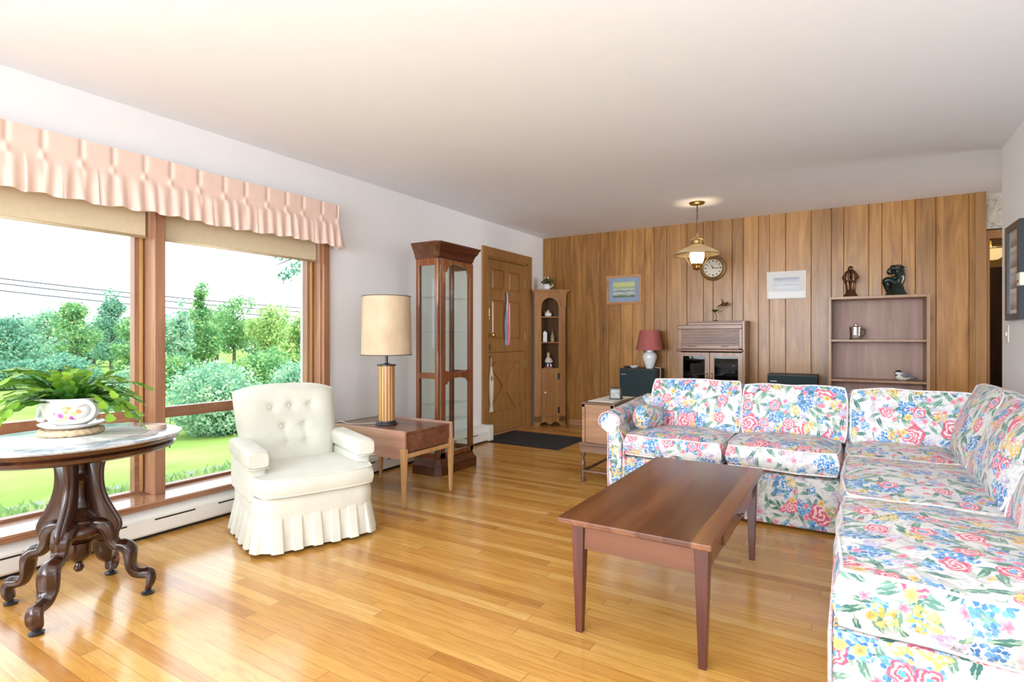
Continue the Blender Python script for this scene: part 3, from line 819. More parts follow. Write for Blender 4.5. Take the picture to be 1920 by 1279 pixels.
# ------------------------------------------------------------------ baseboard heater
HO = (-3.41, 2.2, .02)
r = thing('baseboard_heater', 'long white baseboard heater running along the floor below the picture window', 'heater', HO)
prof = [(-3.498, .02), (-3.34, .02), (-3.335, .03), (-3.335, .115), (-3.345, .13), (-3.375, .165), (-3.498, .165)]
hb = MB(HO); hb.prism(prof, 'xz', -2.5, 4.93)
hb.build('cover', 'white_paint', r, normals=True)
y = -.60; n = 0
while y < 4.8 and n < 16:
    MB(HO).box((-3.3362, y, .095), (-3.3345, y + .225, .104)).build('slot_shade', 'dark', r); y += .365; n += 1  # near-black strip stands in for the shade inside a louvre
MB(HO).box((-3.48, -2.5, .0), (-3.36, 4.93, .02)).build('toe_shade', 'dark', r)  # solid near-black strip stands in for shade under the cover
e = MB((-3.41, 4.975, 0)); e.box((-3.498, 4.93, 0), (-3.325, 5.02, .175))
ec = e.build('heater_end_cap', 'white_paint', bevel=.008); ec.location = (-3.41, 4.975, 0)
ec.parent = r; ec.location = (0, 4.975 - 2.2, -.02)

# ------------------------------------------------------------------ front door
dr = win_root('door_1'); dr.location = (-3.5, 5.59, 0); O = (-3.5, 5.59, 0)
f = MB(O)
f.box((-3.5, DY0 - .10, 0), (-3.478, DY0, 2.15)); f.box((-3.5, DY1, 0), (-3.478, DY1 + .10, 2.15)); f.box((-3.5, DY0, DZ1), (-3.478, DY1, 2.15))
f.box((-3.6, DY0, 0), (-3.49, DY0 + .02, DZ1)); f.box((-3.6, DY1 - .02, 0), (-3.49, DY1, DZ1)); f.box((-3.6, DY0, DZ1 - .02), (-3.49, DY1, DZ1))
f.build('door_casing', 'door', dr, weld=False)
MB(O).box((-3.6, DY0 + .02, 0), (-3.485, DY1 - .02, .02)).build('threshold', 'trim_oak', dr, bevel=.004)
a, b = DY0 + .022, DY1 - .022
SPL = .955
def slab(z0, z1, nm_):
    q = MB(O); q.box((-3.565, a, z0), (-3.53, b, z1)); return q.build(nm_, 'door', dr)
up = slab(SPL + .004, DZ1 - .024, 'upper_leaf'); lw = slab(.022, SPL - .004, 'lower_leaf')
def rails(parent, rects):
    q = MB(O)
    for y0, y1, z0, z1 in rects: q.box((-3.5305, y0, z0), (-3.515, y1, z1))
    q.build('stiles_and_rails', 'door', parent, weld=False)
st, mid = .115, (a + b) / 2
rails(up, [(a, a + st, SPL + .004, DZ1 - .024), (b - st, b, SPL + .004, DZ1 - .024), (mid - .05, mid + .05, SPL + .15, 1.565), (mid - .05, mid + .05, 1.68, DZ1 - .13),
           (a + st, b - st, SPL + .004, SPL + .15), (a + st, b - st, 1.565, 1.68), (a + st, b - st, DZ1 - .13, DZ1 - .024)])
for y0, y1 in ((a + st, mid - .05), (mid + .05, b - st)):
    for z0, z1 in ((SPL + .15, 1.565), (1.68, DZ1 - .13)):
        q = MB(O); m_ = .03
        P = [(-3.531, y0 + .004, z0 + .004), (-3.531, y1 - .004, z0 + .004), (-3.531, y1 - .004, z1 - .004), (-3.531, y0 + .004, z1 - .004)]
        Q = [(-3.518, y0 + m_, z0 + m_), (-3.518, y1 - m_, z0 + m_), (-3.518, y1 - m_, z1 - m_), (-3.518, y0 + m_, z1 - m_)]
        q.add(P + Q, [(3, 2, 1, 0), (4, 5, 6, 7), (0, 1, 5, 4), (1, 2, 6, 5), (2, 3, 7, 6), (3, 0, 4, 7)])
        q.build('raised_panel', 'door', up)
        # flat field stands proud inside a bevelled border
MB(O).box((-3.60, a + .01, SPL - .03), (-3.566, b - .01, SPL + .03)).build('split_backing', 'door', lw)  # backing slab added behind the split to stop light leaking through
rails(lw, [(a, a + st, .022, SPL - .004), (b - st, b, .022, SPL - .004), (a + st, b - st, SPL - .11, SPL - .004), (a + st, b - st, .022, .26)])
x0, x1, z0, z1 = a + st, b - st, .26, SPL - .11
q = MB(O)
for (p, p2) in (((x0, z0), (x1, z1)), ((x0, z1), (x1, z0))):
    d_ = Vector((p2[0] - p[0], p2[1] - p[1])).normalized(); n_ = Vector((-d_.y, d_.x)) * .055
    L0 = .09
    A = Vector(p) + d_ * L0 * .55; B = Vector(p2) - d_ * L0 * .55
    q.prism([(A + n_)[:], (B + n_)[:], (B - n_)[:], (A - n_)[:]], 'yz', -3.5305, -3.516 if p[1] == z0 else -3.517)
q.build('cross_buck', 'door', lw, weld=False)
q = MB(O); q.lathe([(.028, 0), (.028, .004), (.010, .006), (.010, .035), (.026, .045), (.030, .06), (.020, .072), (.0, .074)], seg=18, caps=False)
kn = q.build('door_knob', 'brass', up, smooth=.8); 
def orient_x(o, loc):   # turn a lathed part so its axis points into the room
    for v_ in o.data.vertices:
        x_, y_, z_ = v_.co + Vector(O) ; v_.co = Vector((z_, y_, -x_)) 
    o.location = Vector(loc) - Vector(O)
orient_x(kn, (-3.515, a + .055, 1.155))
q = MB(O); q.box((-3.515, a + .035, 1.33), (-3.503, a + .062, 1.46)); kk = q.build('door_knocker', 'brass', up, bevel=.004)
q = MB(O); q.tube([(-3.50, a + .03, 1.36), (-3.49, a + .048, 1.345), (-3.50, a + .066, 1.36)], .004, 6); q.build('knocker_ring', 'brass', kk, smooth=True)
q = MB(O); q.box((-3.515, a + .05, .985), (-3.505, a + .068, 1.05)); q.tube([(-3.505, a + .03, .90), (-3.500, a + .075, .90), (-3.495, a + .10, .905)], .006, 6)
q.build('slide_bolt', 'old_brass', up, weld=False)
for z in (1.80, 1.15, .80, .25):
    MB(O).box((-3.519, b - .006, z - .045), (-3.505, b + .012, z + .045)).build('hinge', 'old_brass', up if z > SPL else lw, bevel=.003)

# striped ribbon and wooden fish hung on the door
r = thing('ribbon_sash', 'long blue, white and red striped ribbon hanging on the upper door panels', 'ribbon', (-3.505, 5.575, 1.66))
def rib(u, v):
    z = 1.665 - .64 * v; w_ = .018 + .035 * min(1, v * 1.6)
    y = 5.575 + .010 * sin(v * 9) + (u - .5) * 2 * w_ + .012 * v
    return (-3.503 + .006 * sin(u * 12 + v * 5), y, z)
MB((-3.505, 5.575, 1.66)).grid(rib, 22, 30).build('ribbon', 'ribbon', r, smooth=True, solid=.0015)
MB((-3.505, 5.575, 1.66)).lathe([(.004, 1.655), (.009, 1.66), (.004, 1.672)], (-3.507, 5.575, 0), 8).build('hanging_pin', 'brass', r)

FO = (-3.49, 5.235, .86)
r = thing('wooden_fish', 'pale wooden fish ornament hung by a cord on the lower door', 'ornament', FO)
fish = [(0, .0), (.012, -.012), (.030, -.10), (.040, -.20), (.036, -.32), (.022, -.42), (.020, -.45), (.042, -.52), (.036, -.53), (0, -.518)]
fish = [(FO[1] + x, .80 + z) for x, z in fish] + [(FO[1] - x, .80 + z) for x, z in fish[-2:0:-1]]
MB(FO).prism(fish, 'yz', -3.511, -3.493).build('fish_body', 'linen', r, bevel=.003)
MB(FO).tube([(-3.502, FO[1] - .012, .80), (-3.500, FO[1] - .004, .90), (-3.500, FO[1] + .004, .90), (-3.502, FO[1] + .012, .80)], .0035, 6).build('cord', 'linen', r, smooth=True)
MB(FO).ball((-3.494, FO[1], .66), (.006, .014, .03)).build('fin', 'bark', r, smooth=True)

# door mat
MO = (-2.94, 5.27, 0)
r = MB(MO).box((-3.46, 4.93, .0), (-2.50, 5.66, .012)).build('door_mat', 'mat', bevel=.004)
r.location = MO; tag(r, 'charcoal rectangular door mat on the wood floor before the front door', 'door mat')

# ------------------------------------------------------------------ oval marble-top table
TC = Vector((-2.815, 1.04, 0))
def marble_table():
    r = thing('marble_top_table', 'oval white marble-top table on a carved dark mahogany pedestal by the window', 'table', TC)
    ZT = .705; ax, ay = .338, .385
    def oval(prof, c=(0, 0, 0), seg=72, n=2.1):
        b = MB(); vs_, fs = [], []
        for off, z in prof:
            for k in range(seg):
                a = 2 * pi * k / seg; ca, sa = cos(a), sin(a)
                X = (ax + off) * abs(ca) ** (2 / n) * (1 if ca >= 0 else -1); Y = (ay + off) * abs(sa) ** (2 / n) * (1 if sa >= 0 else -1)
                vs_.append((X, Y, z))
        for i in range(len(prof) - 1):
            for k in range(seg): fs.append((i * seg + k, i * seg + (k + 1) % seg, (i + 1) * seg + (k + 1) % seg, (i + 1) * seg + k))
        fs.append(tuple(range(seg - 1, -1, -1))); fs.append(tuple((len(prof) - 1) * seg + k for k in range(seg)))
        b.add(vs_, fs); return b
    oval([(-.02, ZT - .020), (-.006, ZT - .019), (.0, ZT - .012), (-.001, ZT - .006), (-.012, ZT - .002), (-.022, ZT)]).build('marble_top', 'marble', r, smooth=.5)
    oval([(-.06, ZT - .075), (-.045, ZT - .074), (-.030, ZT - .066), (-.026, ZT - .052), (-.036, ZT - .046), (-.024, ZT - .040), (-.012, ZT - .030), (-.010, ZT - .0205), (-.03, ZT - .020)]).build('wooden_rim', 'mahogany_x', r, smooth=.7)
    b = MB()
    b.lathe([(.0, .20), (.018, .205), (.012, .225), (.024, .235), (.045, .25), (.06, .27), (.088, .285), (.095, .30), (.090, .315), (.070, .33), (.062, .345), (.07, .352), (.062, .36), (.050, .375), (.040, .39),
             (.046, .40), (.040, .41), (.033, .44), (.030, .50), (.038, .52), (.044, .525), (.036, .535), (.030, .56), (.034, .60), (.055, .63)], seg=28)
    b.build('turned_column', 'mahogany', r, smooth=.9)
    foot = [(-.199, -.167), (.192, -.206), (.188, .185), (-.182, .195)]
    for i, (fx, fy) in enumerate(foot):
        L = Vector((fx, fy)); R_ = L.length; d_ = L.normalized(); n_ = Vector((-d_.y, d_.x))
        # S-scrolled leg: centre line (radius, height, half depth)
        cl = [(.050, .315, .030), (.075, .325, .042), (.105, .315, .044), (.122, .285, .040), (.128, .25, .032), (.150, .225, .032), (.178, .218, .036),
              (.198, .200, .034), (.203, .165, .028), (.205, .13, .024), (.222, .10, .026), (.248, .092, .028), (.272, .092, .030), (.284, .076, .024), (.282, .050, .020), (.275, .032, .016), (.272, .022, .015)]
        k_ = (R_ + .0) / .272
        pts = catmull([(a * k_, z, h) for a, z, h in cl], 4)
        b = MB(); rings = []; ns = 30
        for j, p in enumerate(pts):
            q0 = pts[max(0, j - 1)]; q1 = pts[min(len(pts) - 1, j + 1)]
            t_ = Vector((q1.x - q0.x, q1.y - q0.y)).normalized(); nn = Vector((-t_.y, t_.x))
            tw = (.037 + .006 * sin(j * .25)) * (1 - .38 * max(0, j / len(pts) - .55) / .45)
            ring = []
            for k in range(ns):
                a = 2 * pi * k / ns
                ridge = 1.0; groove = 1 + .13 * abs(cos(3 * a))
                off = cos(a) * p.z * .74 * groove; sd = sin(a) * tw * .86 * groove
                rr, zz = p.x + nn.x * off, p.y + nn.y * off
                ring.append((d_.x * rr + n_.x * sd, d_.y * rr + n_.y * sd, zz))
            rings += ring
        m = len(pts)
        b.add(rings, [(j * ns + k, j * ns + (k + 1) % ns, (j + 1) * ns + (k + 1) % ns, (j + 1) * ns + k) for j in range(m - 1) for k in range(ns)] + [tuple(range(ns - 1, -1, -1)), tuple((m - 1) * ns + k for k in range(ns))])
        leg = b.build('leg', 'mahogany', r, smooth=.9)
        # flat carved upright bracket from the leg up to the underside of the top
        prof = catmull([(.128, .272, 0), (.150, .300, 0), (.150, .330, 0), (.125, .38, 0), (.100, .43, 0), (.085, .49, 0), (.084, .56, 0), (.100, .635, 0)], 5)
        outer = [(p.x, p.y) for p in prof]; inner = [(.028, .635), (.030, .50), (.036, .42), (.040, .36), (.040, .29), (.06, .275)]
        poly = outer + inner
        b = MB(); th = .017
        A = [(d_.x * q[0] + n_.x * th, d_.y * q[0] + n_.y * th, q[1]) for q in poly]; B = [(d_.x * q[0] - n_.x * th, d_.y * q[0] - n_.y * th, q[1]) for q in poly]
        n = len(poly)
        b.add(A + B, [tuple(range(n)), tuple(range(2 * n - 1, n - 1, -1))] + [(j, j + n, (j + 1) % n + n, (j + 1) % n) for j in range(n)])
        b.build('bracket', 'mahogany', r, bevel=.006, smooth=.7)
        b = MB(); b.tube([(d_.x * (q.x + .002), d_.y * (q.x + .002), q.y) for q in prof], .010, 8); b.build('carved_bead', 'mahogany', leg, smooth=True)
        c = (d_.x * R_, d_.y * R_, 0)
        b = MB(); b.lathe([(.010, .0), (.024, .002), (.026, .009), (.018, .014), (.009, .018), (.009, .030)], c, 18); b.build('caster', 'black', leg, smooth=.8)
        b = MB(); q = Vector((d_.x * (R_ - .005), d_.y * (R_ - .005), .072)) + Vector((n_.x, n_.y, 0)) * (.028 if i in (2,) else -.028) * (1 if i != 1 else 1)
        b.ball(q, (.013, .013, .013), 12, 7); b.build('rosette', 'walnut_mid', leg, smooth=True)
    MB().lathe([(.0, .12), (.012, .125), (.02, .14), (.012, .16), (.03, .175), (.05, .20), (.05, .25)], seg=16).build('pendant_finial', 'mahogany', r, smooth=.9)
    return ZT
ZT = marble_table()

# doily, trivet, cup planter with christmas cactus, coaster stack
DC = (-2.79, 1.02, ZT)
o = MB()
seg = 96; vs_ = [(0, 0, .0022)] + [((.215 + .012 * abs(sin(k * pi * 14 / seg))) * cos(2 * pi * k / seg), (.265 + .012 * abs(sin(k * pi * 14 / seg))) * sin(2 * pi * k / seg), .0016) for k in range(seg)]
o.add(vs_, [(0, 1 + k, 1 + (k + 1) % seg) for k in range(seg)])
o = o.build('doily', 'lace', solid=.0012, smooth=True); o.location = DC; tag(o, 'cream scalloped lace doily spread on the marble table top', 'doily')
PC = (-2.86, 1.03, ZT + .0035)
o = MB()
for rr in (.03, .055, .080, .103): o.tube([(rr * cos(a * pi / 24), rr * sin(a * pi / 24), .013 + .003 * sin(a * 2.6)) for a in range(48)], .0135, 8, closed=True)
o.lathe([(.09, .003), (.09, .012)], seg=24)
o = o.build('woven_trivet', 'straw', smooth=True); o.location = PC; tag(o, 'round braided straw trivet under the cup planter', 'trivet')
SCc = (PC[0], PC[1], PC[2] + .0275)
o = MB().lathe([(.05, .0), (.085, .002), (.112, .016), (.116, .022), (.111, .021), (.083, .010), (.05, .008)], seg=40).build('saucer', 'ceramic', smooth=.9); o.location = SCc
tag(o, 'white china saucer under the large flowered cup', 'saucer')
UC = (PC[0], PC[1], SCc[2] + .009)
r = thing('cup_planter', 'large white teacup planter painted with pansies holding the cactus', 'planter', UC, radians(15))
sy = .82
MB().lathe([(.045, 0), (.062, .003), (.085, .018), (.108, .045), (.118, .08), (.120, .112), (.127, .122), (.121, .122), (.112, .10), (.100, .05), (.06, .02), (.0, .018)], seg=48, sy=sy, caps=False).build('cup', 'cup', r, smooth=.9)
MB().lathe([(.0, .095), (.111, .095), (.111, .100), (.0, .104)], seg=36, sy=sy, caps=False).build('soil', 'soil', r, smooth=True)
for sgn in (1, -1):
    pts = catmull([(sgn * .085 * .7, -.075, .03), (sgn * .115, -.055, .028), (sgn * .150, -.03, .045), (sgn * .158, -.02, .080), (sgn * .135, -.03, .108), (sgn * .110, -.05, .098), (sgn * .105, -.06, .085)], 5)
    MB().tube(pts, [.0095] * (len(pts) - 6) + [.009, .0085, .008, .007, .006, .005], 8).build('handle', 'ceramic', r, smooth=True)

def cactus():
    rn = random.Random(11)
    r = thing('christmas_cactus', 'bright green christmas cactus spilling over the painted cup on the marble table', 'plant', (UC[0], UC[1], UC[2] + .10))
    for s_ in range(125):
        a = rn.uniform(0, 2 * pi); el = rn.uniform(.2, 1.4)
        if cos(a + .35) > .55 and rn.random() < .62: a += rn.choice((-1, 1)) * rn.uniform(.9, 1.6)
        rad = rn.uniform(.0, .075)
        p = Vector((cos(a) * rad, sin(a) * rad * .8, 0)); d = Vector((cos(a) * cos(el), sin(a) * cos(el), sin(el)))
        nseg = rn.randint(4, 7); b = MB(); tn = []
        L = rn.uniform(.036, .050); shade = rn.uniform(-.15, .15)
        for k in range(nseg):
            side = d.cross(Vector((0, 0, 1)))
            if side.length < .1: side = Vector((1, 0, 0))
            side = (side.normalized() + Vector((rn.uniform(-.3, .3), rn.uniform(-.3, .3), rn.uniform(-.5, .5)))).normalized()
            side = (side - d * side.dot(d)).normalized(); nrm = d.cross(side)
            W = .0165 * rn.uniform(.85, 1.15)
            ou = [(0, .25), (.25, .8), (.5, .78), (.58, 1.0), (.85, 1.0), (.92, .7), (1.0, .35)]
            vv = []
            for t_, w_ in ou:
                c = p + d * (L * t_) + nrm * (.002 * sin(t_ * 3))
                vv += [c - side * W * w_, c + nrm * .0022, c + side * W * w_]
            m = len(ou); b.add(vv, [f for j in range(m - 1) for f in ((j * 3, j * 3 + 1, j * 3 + 4, j * 3 + 3), (j * 3 + 1, j * 3 + 2, j * 3 + 5, j * 3 + 4))])
            tn += [min(1, max(0, .15 + .75 * (k / (nseg - 1)) ** 1.3 + shade + rn.uniform(-.1, .1)))] * (3 * m)
            p = p + d * L * .97
            d = (d + Vector((cos(a) * .10, sin(a) * .10, -.20 - .05 * k)) + Vector((rn.uniform(-.15, .15), rn.uniform(-.15, .15), rn.uniform(-.05, .08)))).normalized()
            if p.z < -.04 and (p.x ** 2 + p.y ** 2) < .024: p.z = max(p.z, -.05)
        o = b.build('stem', 'cactus', r, smooth=True, weld=False, normals=False)
        q = o.data.attributes.new('tone', 'FLOAT', 'POINT'); q.data.foreach_set('value', tn)
cactus()
o = MB()
o.lathe([(.040, 0), (.044, .001), (.044, .0055), (.040, .0065)], (0, 0, 0), 32); o = o.build('coaster', 'coaster', smooth=.7)
CS = (-2.72, 1.30, ZT)
names = ['lowest', 'middle', 'topmost']
tag(o, 'round pale wooden coaster on the marble table, lowest of its stack', 'coaster', 'round coasters on the marble table'); o.location = CS
for k in (1, 2):
    c = o.copy(); COL.objects.link(c); c.location = (CS[0] + .002 * k, CS[1] - .002 * k, CS[2] + .0068 * k)
    c['label'] = 'round pale wooden coaster on the marble table, %s of its stack' % names[k]

# ------------------------------------------------------------------ armchair
def rounded_rect(hx, hy, rad, n=6):
    P = []
    for cx, cy, a0 in ((hx - rad, hy - rad, 0), (-hx + rad, hy - rad, pi / 2), (-hx + rad, -hy + rad, pi), (hx - rad, -hy + rad, 1.5 * pi)):
        P += [(cx + rad * cos(a0 + pi / 2 * k / n), cy + rad * sin(a0 + pi / 2 * k / n)) for k in range(n + 1)]
    return P
def resample(P, n):
    P = [Vector(p) for p in P] + [Vector(P[0])]; L = [0]
    for i in range(1, len(P)): L.append(L[-1] + (P[i] - P[i - 1]).length)
    out = []; j = 0
    for k in range(n):
        t_ = L[-1] * k / n
        while L[j + 1] < t_: j += 1
        out.append(P[j].lerp(P[j + 1], (t_ - L[j]) / max(1e-9, L[j + 1] - L[j])))
    return out, L[-1]

def cushion(b, c, s, crown=.3, round_=.12, n=(18, 18, 7), puff=.06, seed=0, nz=.004, bulge=.05):
    """pillowy box centred at c with sizes s; thick in the middle, softer at the welted edges"""
    nx, ny, nzz = n; c = Vector(c); hx, hy, hz = s[0] / 2, s[1] / 2, s[2] / 2
    idx = {}; vs_ = []
    def pos(i, j, k):
        u, v, w_ = 2 * i / nx - 1, 2 * j / ny - 1, 2 * k / nzz - 1
        uu = u * sqrt(max(0, 1 - round_ * v * v * v * v)); vv = v * sqrt(max(0, 1 - round_ * u ** 4))
        h = (1 - crown) + crown * (1 - abs(u) ** 3) * (1 - abs(v) ** 3)
        side = 1 + bulge * (1 - w_ * w_)
        p = Vector((uu * hx * (side if abs(u) > .999 else 1 + bulge * (1 - w_ * w_) * u * u), vv * hy * (1 + bulge * (1 - w_ * w_) * v * v), w_ * h * hz))
        q = mnoise.noise_vector(Vector((p.x * 6 + seed * 7.3, p.y * 6, p.z * 6 + seed))) * nz
        return p + q
    def V(i, j, k):
        key = (i, j, k)
        if key not in idx: idx[key] = len(vs_); vs_.append(c + pos(i, j, k))
        return idx[key]
    fs = []
    for i in range(nx):
        for j in range(ny):
            fs.append((V(i, j, nzz), V(i + 1, j, nzz), V(i + 1, j + 1, nzz), V(i, j + 1, nzz))); fs.append((V(i, j, 0), V(i, j + 1, 0), V(i + 1, j + 1, 0), V(i + 1, j, 0)))
    for i in range(nx):
        for k in range(nzz):
            fs.append((V(i, 0, k), V(i + 1, 0, k), V(i + 1, 0, k + 1), V(i, 0, k + 1))); fs.append((V(i, ny, k), V(i, ny, k + 1), V(i + 1, ny, k + 1), V(i + 1, ny, k)))
    for j in range(ny):
        for k in range(nzz):
            fs.append((V(0, j, k), V(0, j, k + 1), V(0, j + 1, k + 1), V(0, j + 1, k))); fs.append((V(nx, j, k), V(nx, j + 1, k), V(nx, j + 1, k + 1), V(nx, j, k + 1)))
    b.add(vs_, fs)
    def ring(k):
        P = [c + pos(i, 0, k) for i in range(nx)] + [c + pos(nx, j, k) for j in range(ny)] + [c + pos(i, ny, k) for i in range(nx, 0, -1)] + [c + pos(0, j, k) for j in range(ny, 0, -1)]
        return P
    return ring(nzz), ring(0)

def armchair():
    r = thing('armchair', 'cream upholstered swivel armchair with tufted back and pleated skirt', 'armchair', (-2.745, 2.115, 0), radians(68.8))
    # local: faces -y, x to the side; front edge at y = -.35
    hx, hy = .315, .335
    P = rounded_rect(hx - .002, hy - .012, .10)
    b = MB(); n = len(P)
    prof = [(0, .16), (1.0, .16), (1.015, .19), (1.02, .235), (1.005, .28), (.99, .288), (0, .288)]
    vs_ = []
    for k, z in prof: vs_ += [(p[0] * k, p[1] * k, z) for p in P]
    b.add(vs_, [(i * n + j, i * n + (j + 1) % n, (i + 1) * n + (j + 1) % n, (i + 1) * n + j) for i in range(len(prof) - 1) for j in range(n)])
    b.build('seat_base', 'armchair', r, smooth=.9)
    # box pleated skirt
    Q, Lq = resample(rounded_rect(hx, hy - .01, .10), 560)
    npl = 24; b = MB()
    def sk(u, v):
        k = int(round(u * 560)) % 560; p = Q[k]; q = Q[(k + 1) % 560]; t_ = (q - p).normalized(); nr = Vector((t_.y, -t_.x))
        ph = (u * npl) % 1
        tri = min(ph, 1 - ph) * 2
        pl_ = max(0, min(1, (tri - .42) / .12))
        off = -.001 + pl_ * (.004 + .018 * v) + v * .020 + .004 * v * sin(u * 61)
        return (p.x + nr.x * off, p.y + nr.y * off, .188 - (.170 + .003 * sin(u * 9 * 2 * pi)) * v)
    b.grid(sk, 560, 10, closed_u=True)
    b.build('skirt', 'armchair', r, smooth=.8, solid=.003)
    b = MB(); b.lathe([(.20, .0), (.22, .0), (.22, .03), (.05, .04), (.05, .16)], seg=28); b.build('swivel_base', 'mahogany', r, smooth=.7)
    # seat cushion, T shaped front
    b = MB(); tr, br = cushion(b, (0, -.055, .345), (.625, .60, .125), crown=.28, round_=.16, seed=1, nz=.003, bulge=.03)
    sc = b.build('seat_cushion', 'armchair', r, smooth=.9)
    for q in (tr, br): MB().tube(q, .0045, 6, closed=True).build('piping', 'armchair', sc, smooth=True)
    # arms: padded top on an upright panel
    for s_ in (-1, 1):
        b = MB(); b.box((s_ * .245, -.20, .25), (s_ * .335, .27, .44)); b.build('arm_panel', 'armchair', r, bevel=.02, bseg=3, smooth=.9)
        b = MB()
        def armpad(u, v, s_=s_):
            a = 2 * pi * v; y = -.245 + .50 * u
            e = min(1, min(u / .10, (1 - u) / .06)) ; e = sqrt(max(0, 1 - (1 - e) ** 2)) * .16 + .84 if 0 < u < 1 else .80
            ca, sa = cos(a), sin(a); n_ = 4.5
            X = abs(ca) ** (2 / n_) * (1 if ca > 0 else -1) * .058 * e; Z = abs(sa) ** (2 / n_) * (1 if sa > 0 else -1) * .046 * e
            return (s_ * .292 + X, y, .480 + Z + .012 * u)
        b.grid(armpad, 26, 28, closed_v=True)
        n0 = 28; b.f.append(tuple(range(n0 - 1, -1, -1))); b.f.append(tuple(25 * n0 + k for k in range(n0)))
        ap = b.build('arm_pad', 'armchair', r, smooth=.9)
        MB().tube([(s_ * .292 + x, -.235 + .0 * x, .435) for x in (-.055, 0, .055)], .004, 6).build('arm_piping', 'armchair', ap, smooth=True)
    # tufted back
    btn = [(-.115, .70), (0, .705), (.115, .70), (-.055, .585), (.065, .585), (-.045, .485), (.070, .485)]
    def bk(u, v, front=True):
        x = (u - .5) * 2; z = .36 + .47 * v
        wd = .245 + .05 * v + .012 * sin(v * pi)
        X = x * wd - .012; ytilt = .19 + .15 * v
        round_top = .028 * abs(x) ** 4 * v
        z -= round_top + .012 * x * x * v
        edge = (1 - abs(x) ** 4) ** .5 * (1 - abs(2 * v - 1) ** 10) ** .5
        dep = .018 + .075 * edge if front else -(.02 + .045 * edge)
        if front:
            for bx, bz in btn:
                d2 = ((X - bx) ** 2 + (z - bz) ** 2)
                dep -= .020 * math.exp(-d2 / .0006) + .009 * math.exp(-d2 / .004)
            for (ax_, az_), (cx_, cz_) in (((-.115, .70), (.115, .70)), ((-.055, .585), (.065, .585)), ((-.045, .485), (.070, .485)), ((-.055, .585), (-.045, .485)), ((.065, .585), (.070, .485))):
                A = Vector((ax_, az_)); B = Vector((cx_, cz_)); Pp = Vector((X, z)); t_ = max(0, min(1, (Pp - A).dot(B - A) / (B - A).length_squared))
                dep -= .005 * math.exp(-((Pp - A - (B - A) * t_).length / .010) ** 2)
        return (X, ytilt - dep, z)
    b = MB(); b.grid(lambda u, v: bk(u, v, True), 60, 60)
    b.grid(lambda u, v: bk(u, v, False), 30, 30)
    # close the sides
    N = 60
    per = [(i / N, 0) for i in range(N)] + [(1, i / N) for i in range(N)] + [(1 - i / N, 1) for i in range(N)] + [(0, 1 - i / N) for i in range(N)]
    A = [bk(u, v, True) for u, v in per]; B = [bk(u, v, False) for u, v in per]; n = len(per)
    b.add(A + B, [(i, (i + 1) % n, (i + 1) % n + n, i + n) for i in range(n)])
    back = b.build('backrest', 'armchair', r, smooth=.9, weld=True)
    for nm_, F in (('front_piping', True), ('rear_piping', False)):
        MB().tube([bk(u, v, F) for u, v in per[::3]], .0045, 6, closed=True).build(nm_, 'armchair', back, smooth=True)
    for bx, bz in btn:
        v = (bz - .36) / .47; wd = .235 + .05 * v + .012 * sin(v * pi); u = bx / wd / 2 + .5
        p = bk(u, v); MB().ball((p[0], p[1] - .002, p[2]), (.010, .006, .010), 12, 7).build('button', 'armchair', back, smooth=True)
armchair()

# ------------------------------------------------------------------ end table, lamp
EO = (-2.88, 2.965, 0)
r = thing('end_table', 'low walnut end table with blond tapered legs beside the armchair', 'end table', EO)
x0, x1, y0, y1 = -3.25, -2.50, 2.715, 3.235; zt = .505
b = MB(EO); b.prism([(x0, zt - .19), (x1, zt - .19), (x1, zt), (x0, zt)], 'xz', y0, y0 + .02); b.build('side_panel', 'walnut_side', r, bevel=.003)
b = MB(EO); b.prism([(x0, zt - .19), (x1, zt - .19), (x1, zt), (x0, zt)], 'xz', y1 - .02, y1); b.build('side_panel', 'walnut_side', r, bevel=.003)
MB(EO).box((x0, y0 + .02, zt - .03), (x1 - .02, y1 - .02, zt - .012)).build('table_top', 'walnut_mid', r)
MB(EO).box((x1 - .045, y0 + .02, zt - .15), (x1 - .018, y1 - .02, zt - .032)).build('drawer', 'walnut_mid', r, bevel=.004)
MB(EO).box((x1 - .03, y0 + .02, zt - .182), (x1 - .003, y1 - .02, zt - .155)).build('front_rail', 'leg_wood', r, bevel=.003)
MB(EO).box((x0, y0 + .02, zt - .19), (x0 + .02, y1 - .02, zt - .012)).build('back_panel', 'walnut_mid', r)
MB(EO).box((x0 + .02, y0 + .02, zt - .18), (x1 - .045, y1 - .02, zt - .17)).build('under_panel', 'walnut_mid', r)
for lx in (x0 + .03, x1 - .014):
    for ly in (y0 + .010, y1 - .012):
        b = MB(EO); b.taper((lx, ly, 0), (lx, ly, zt - .12 if lx > -3 else zt - .19), (.010, .010), (.020, .019)); b.build('leg', 'leg_wood', r, bevel=.003)
LO = (-2.88, 2.94, zt - .012)
r = thing('table_lamp', 'tall striped wooden column lamp with a tan drum shade on the end table', 'lamp', LO)
MB().lathe([(.078, 0), (.080, .006), (.078, .012), (.068, .018), (.064, .030), (.0, .03)], seg=36).build('base', 'black', r, smooth=.6)
MB().lathe([(.058, .030), (.058, .425)], seg=48).build('column', 'stripe', r, smooth=.6)
MB().lathe([(.060, .425), (.068, .428), (.068, .436), (.03, .440), (.010, .446), (.010, .53), (.0, .53)], seg=32).build('collar', 'black', r, smooth=.6)
sh = MB().lathe([(.180, .505), (.176, .72), (.172, .930)], seg=64, caps=False).build('lamp_shade', 'lampshade', r, smooth=.9, solid=.0015)
for z, rr in ((.506, .181), (.929, .173)):
    MB().tube([(rr * cos(a * pi / 32), rr * sin(a * pi / 32), z) for a in range(64)], .0032, 6, closed=True).build('shade_trim', 'bark', sh, smooth=True)
b = MB(); b.tube([(0, 0, .53), (0, 0, .925)], .003, 6)
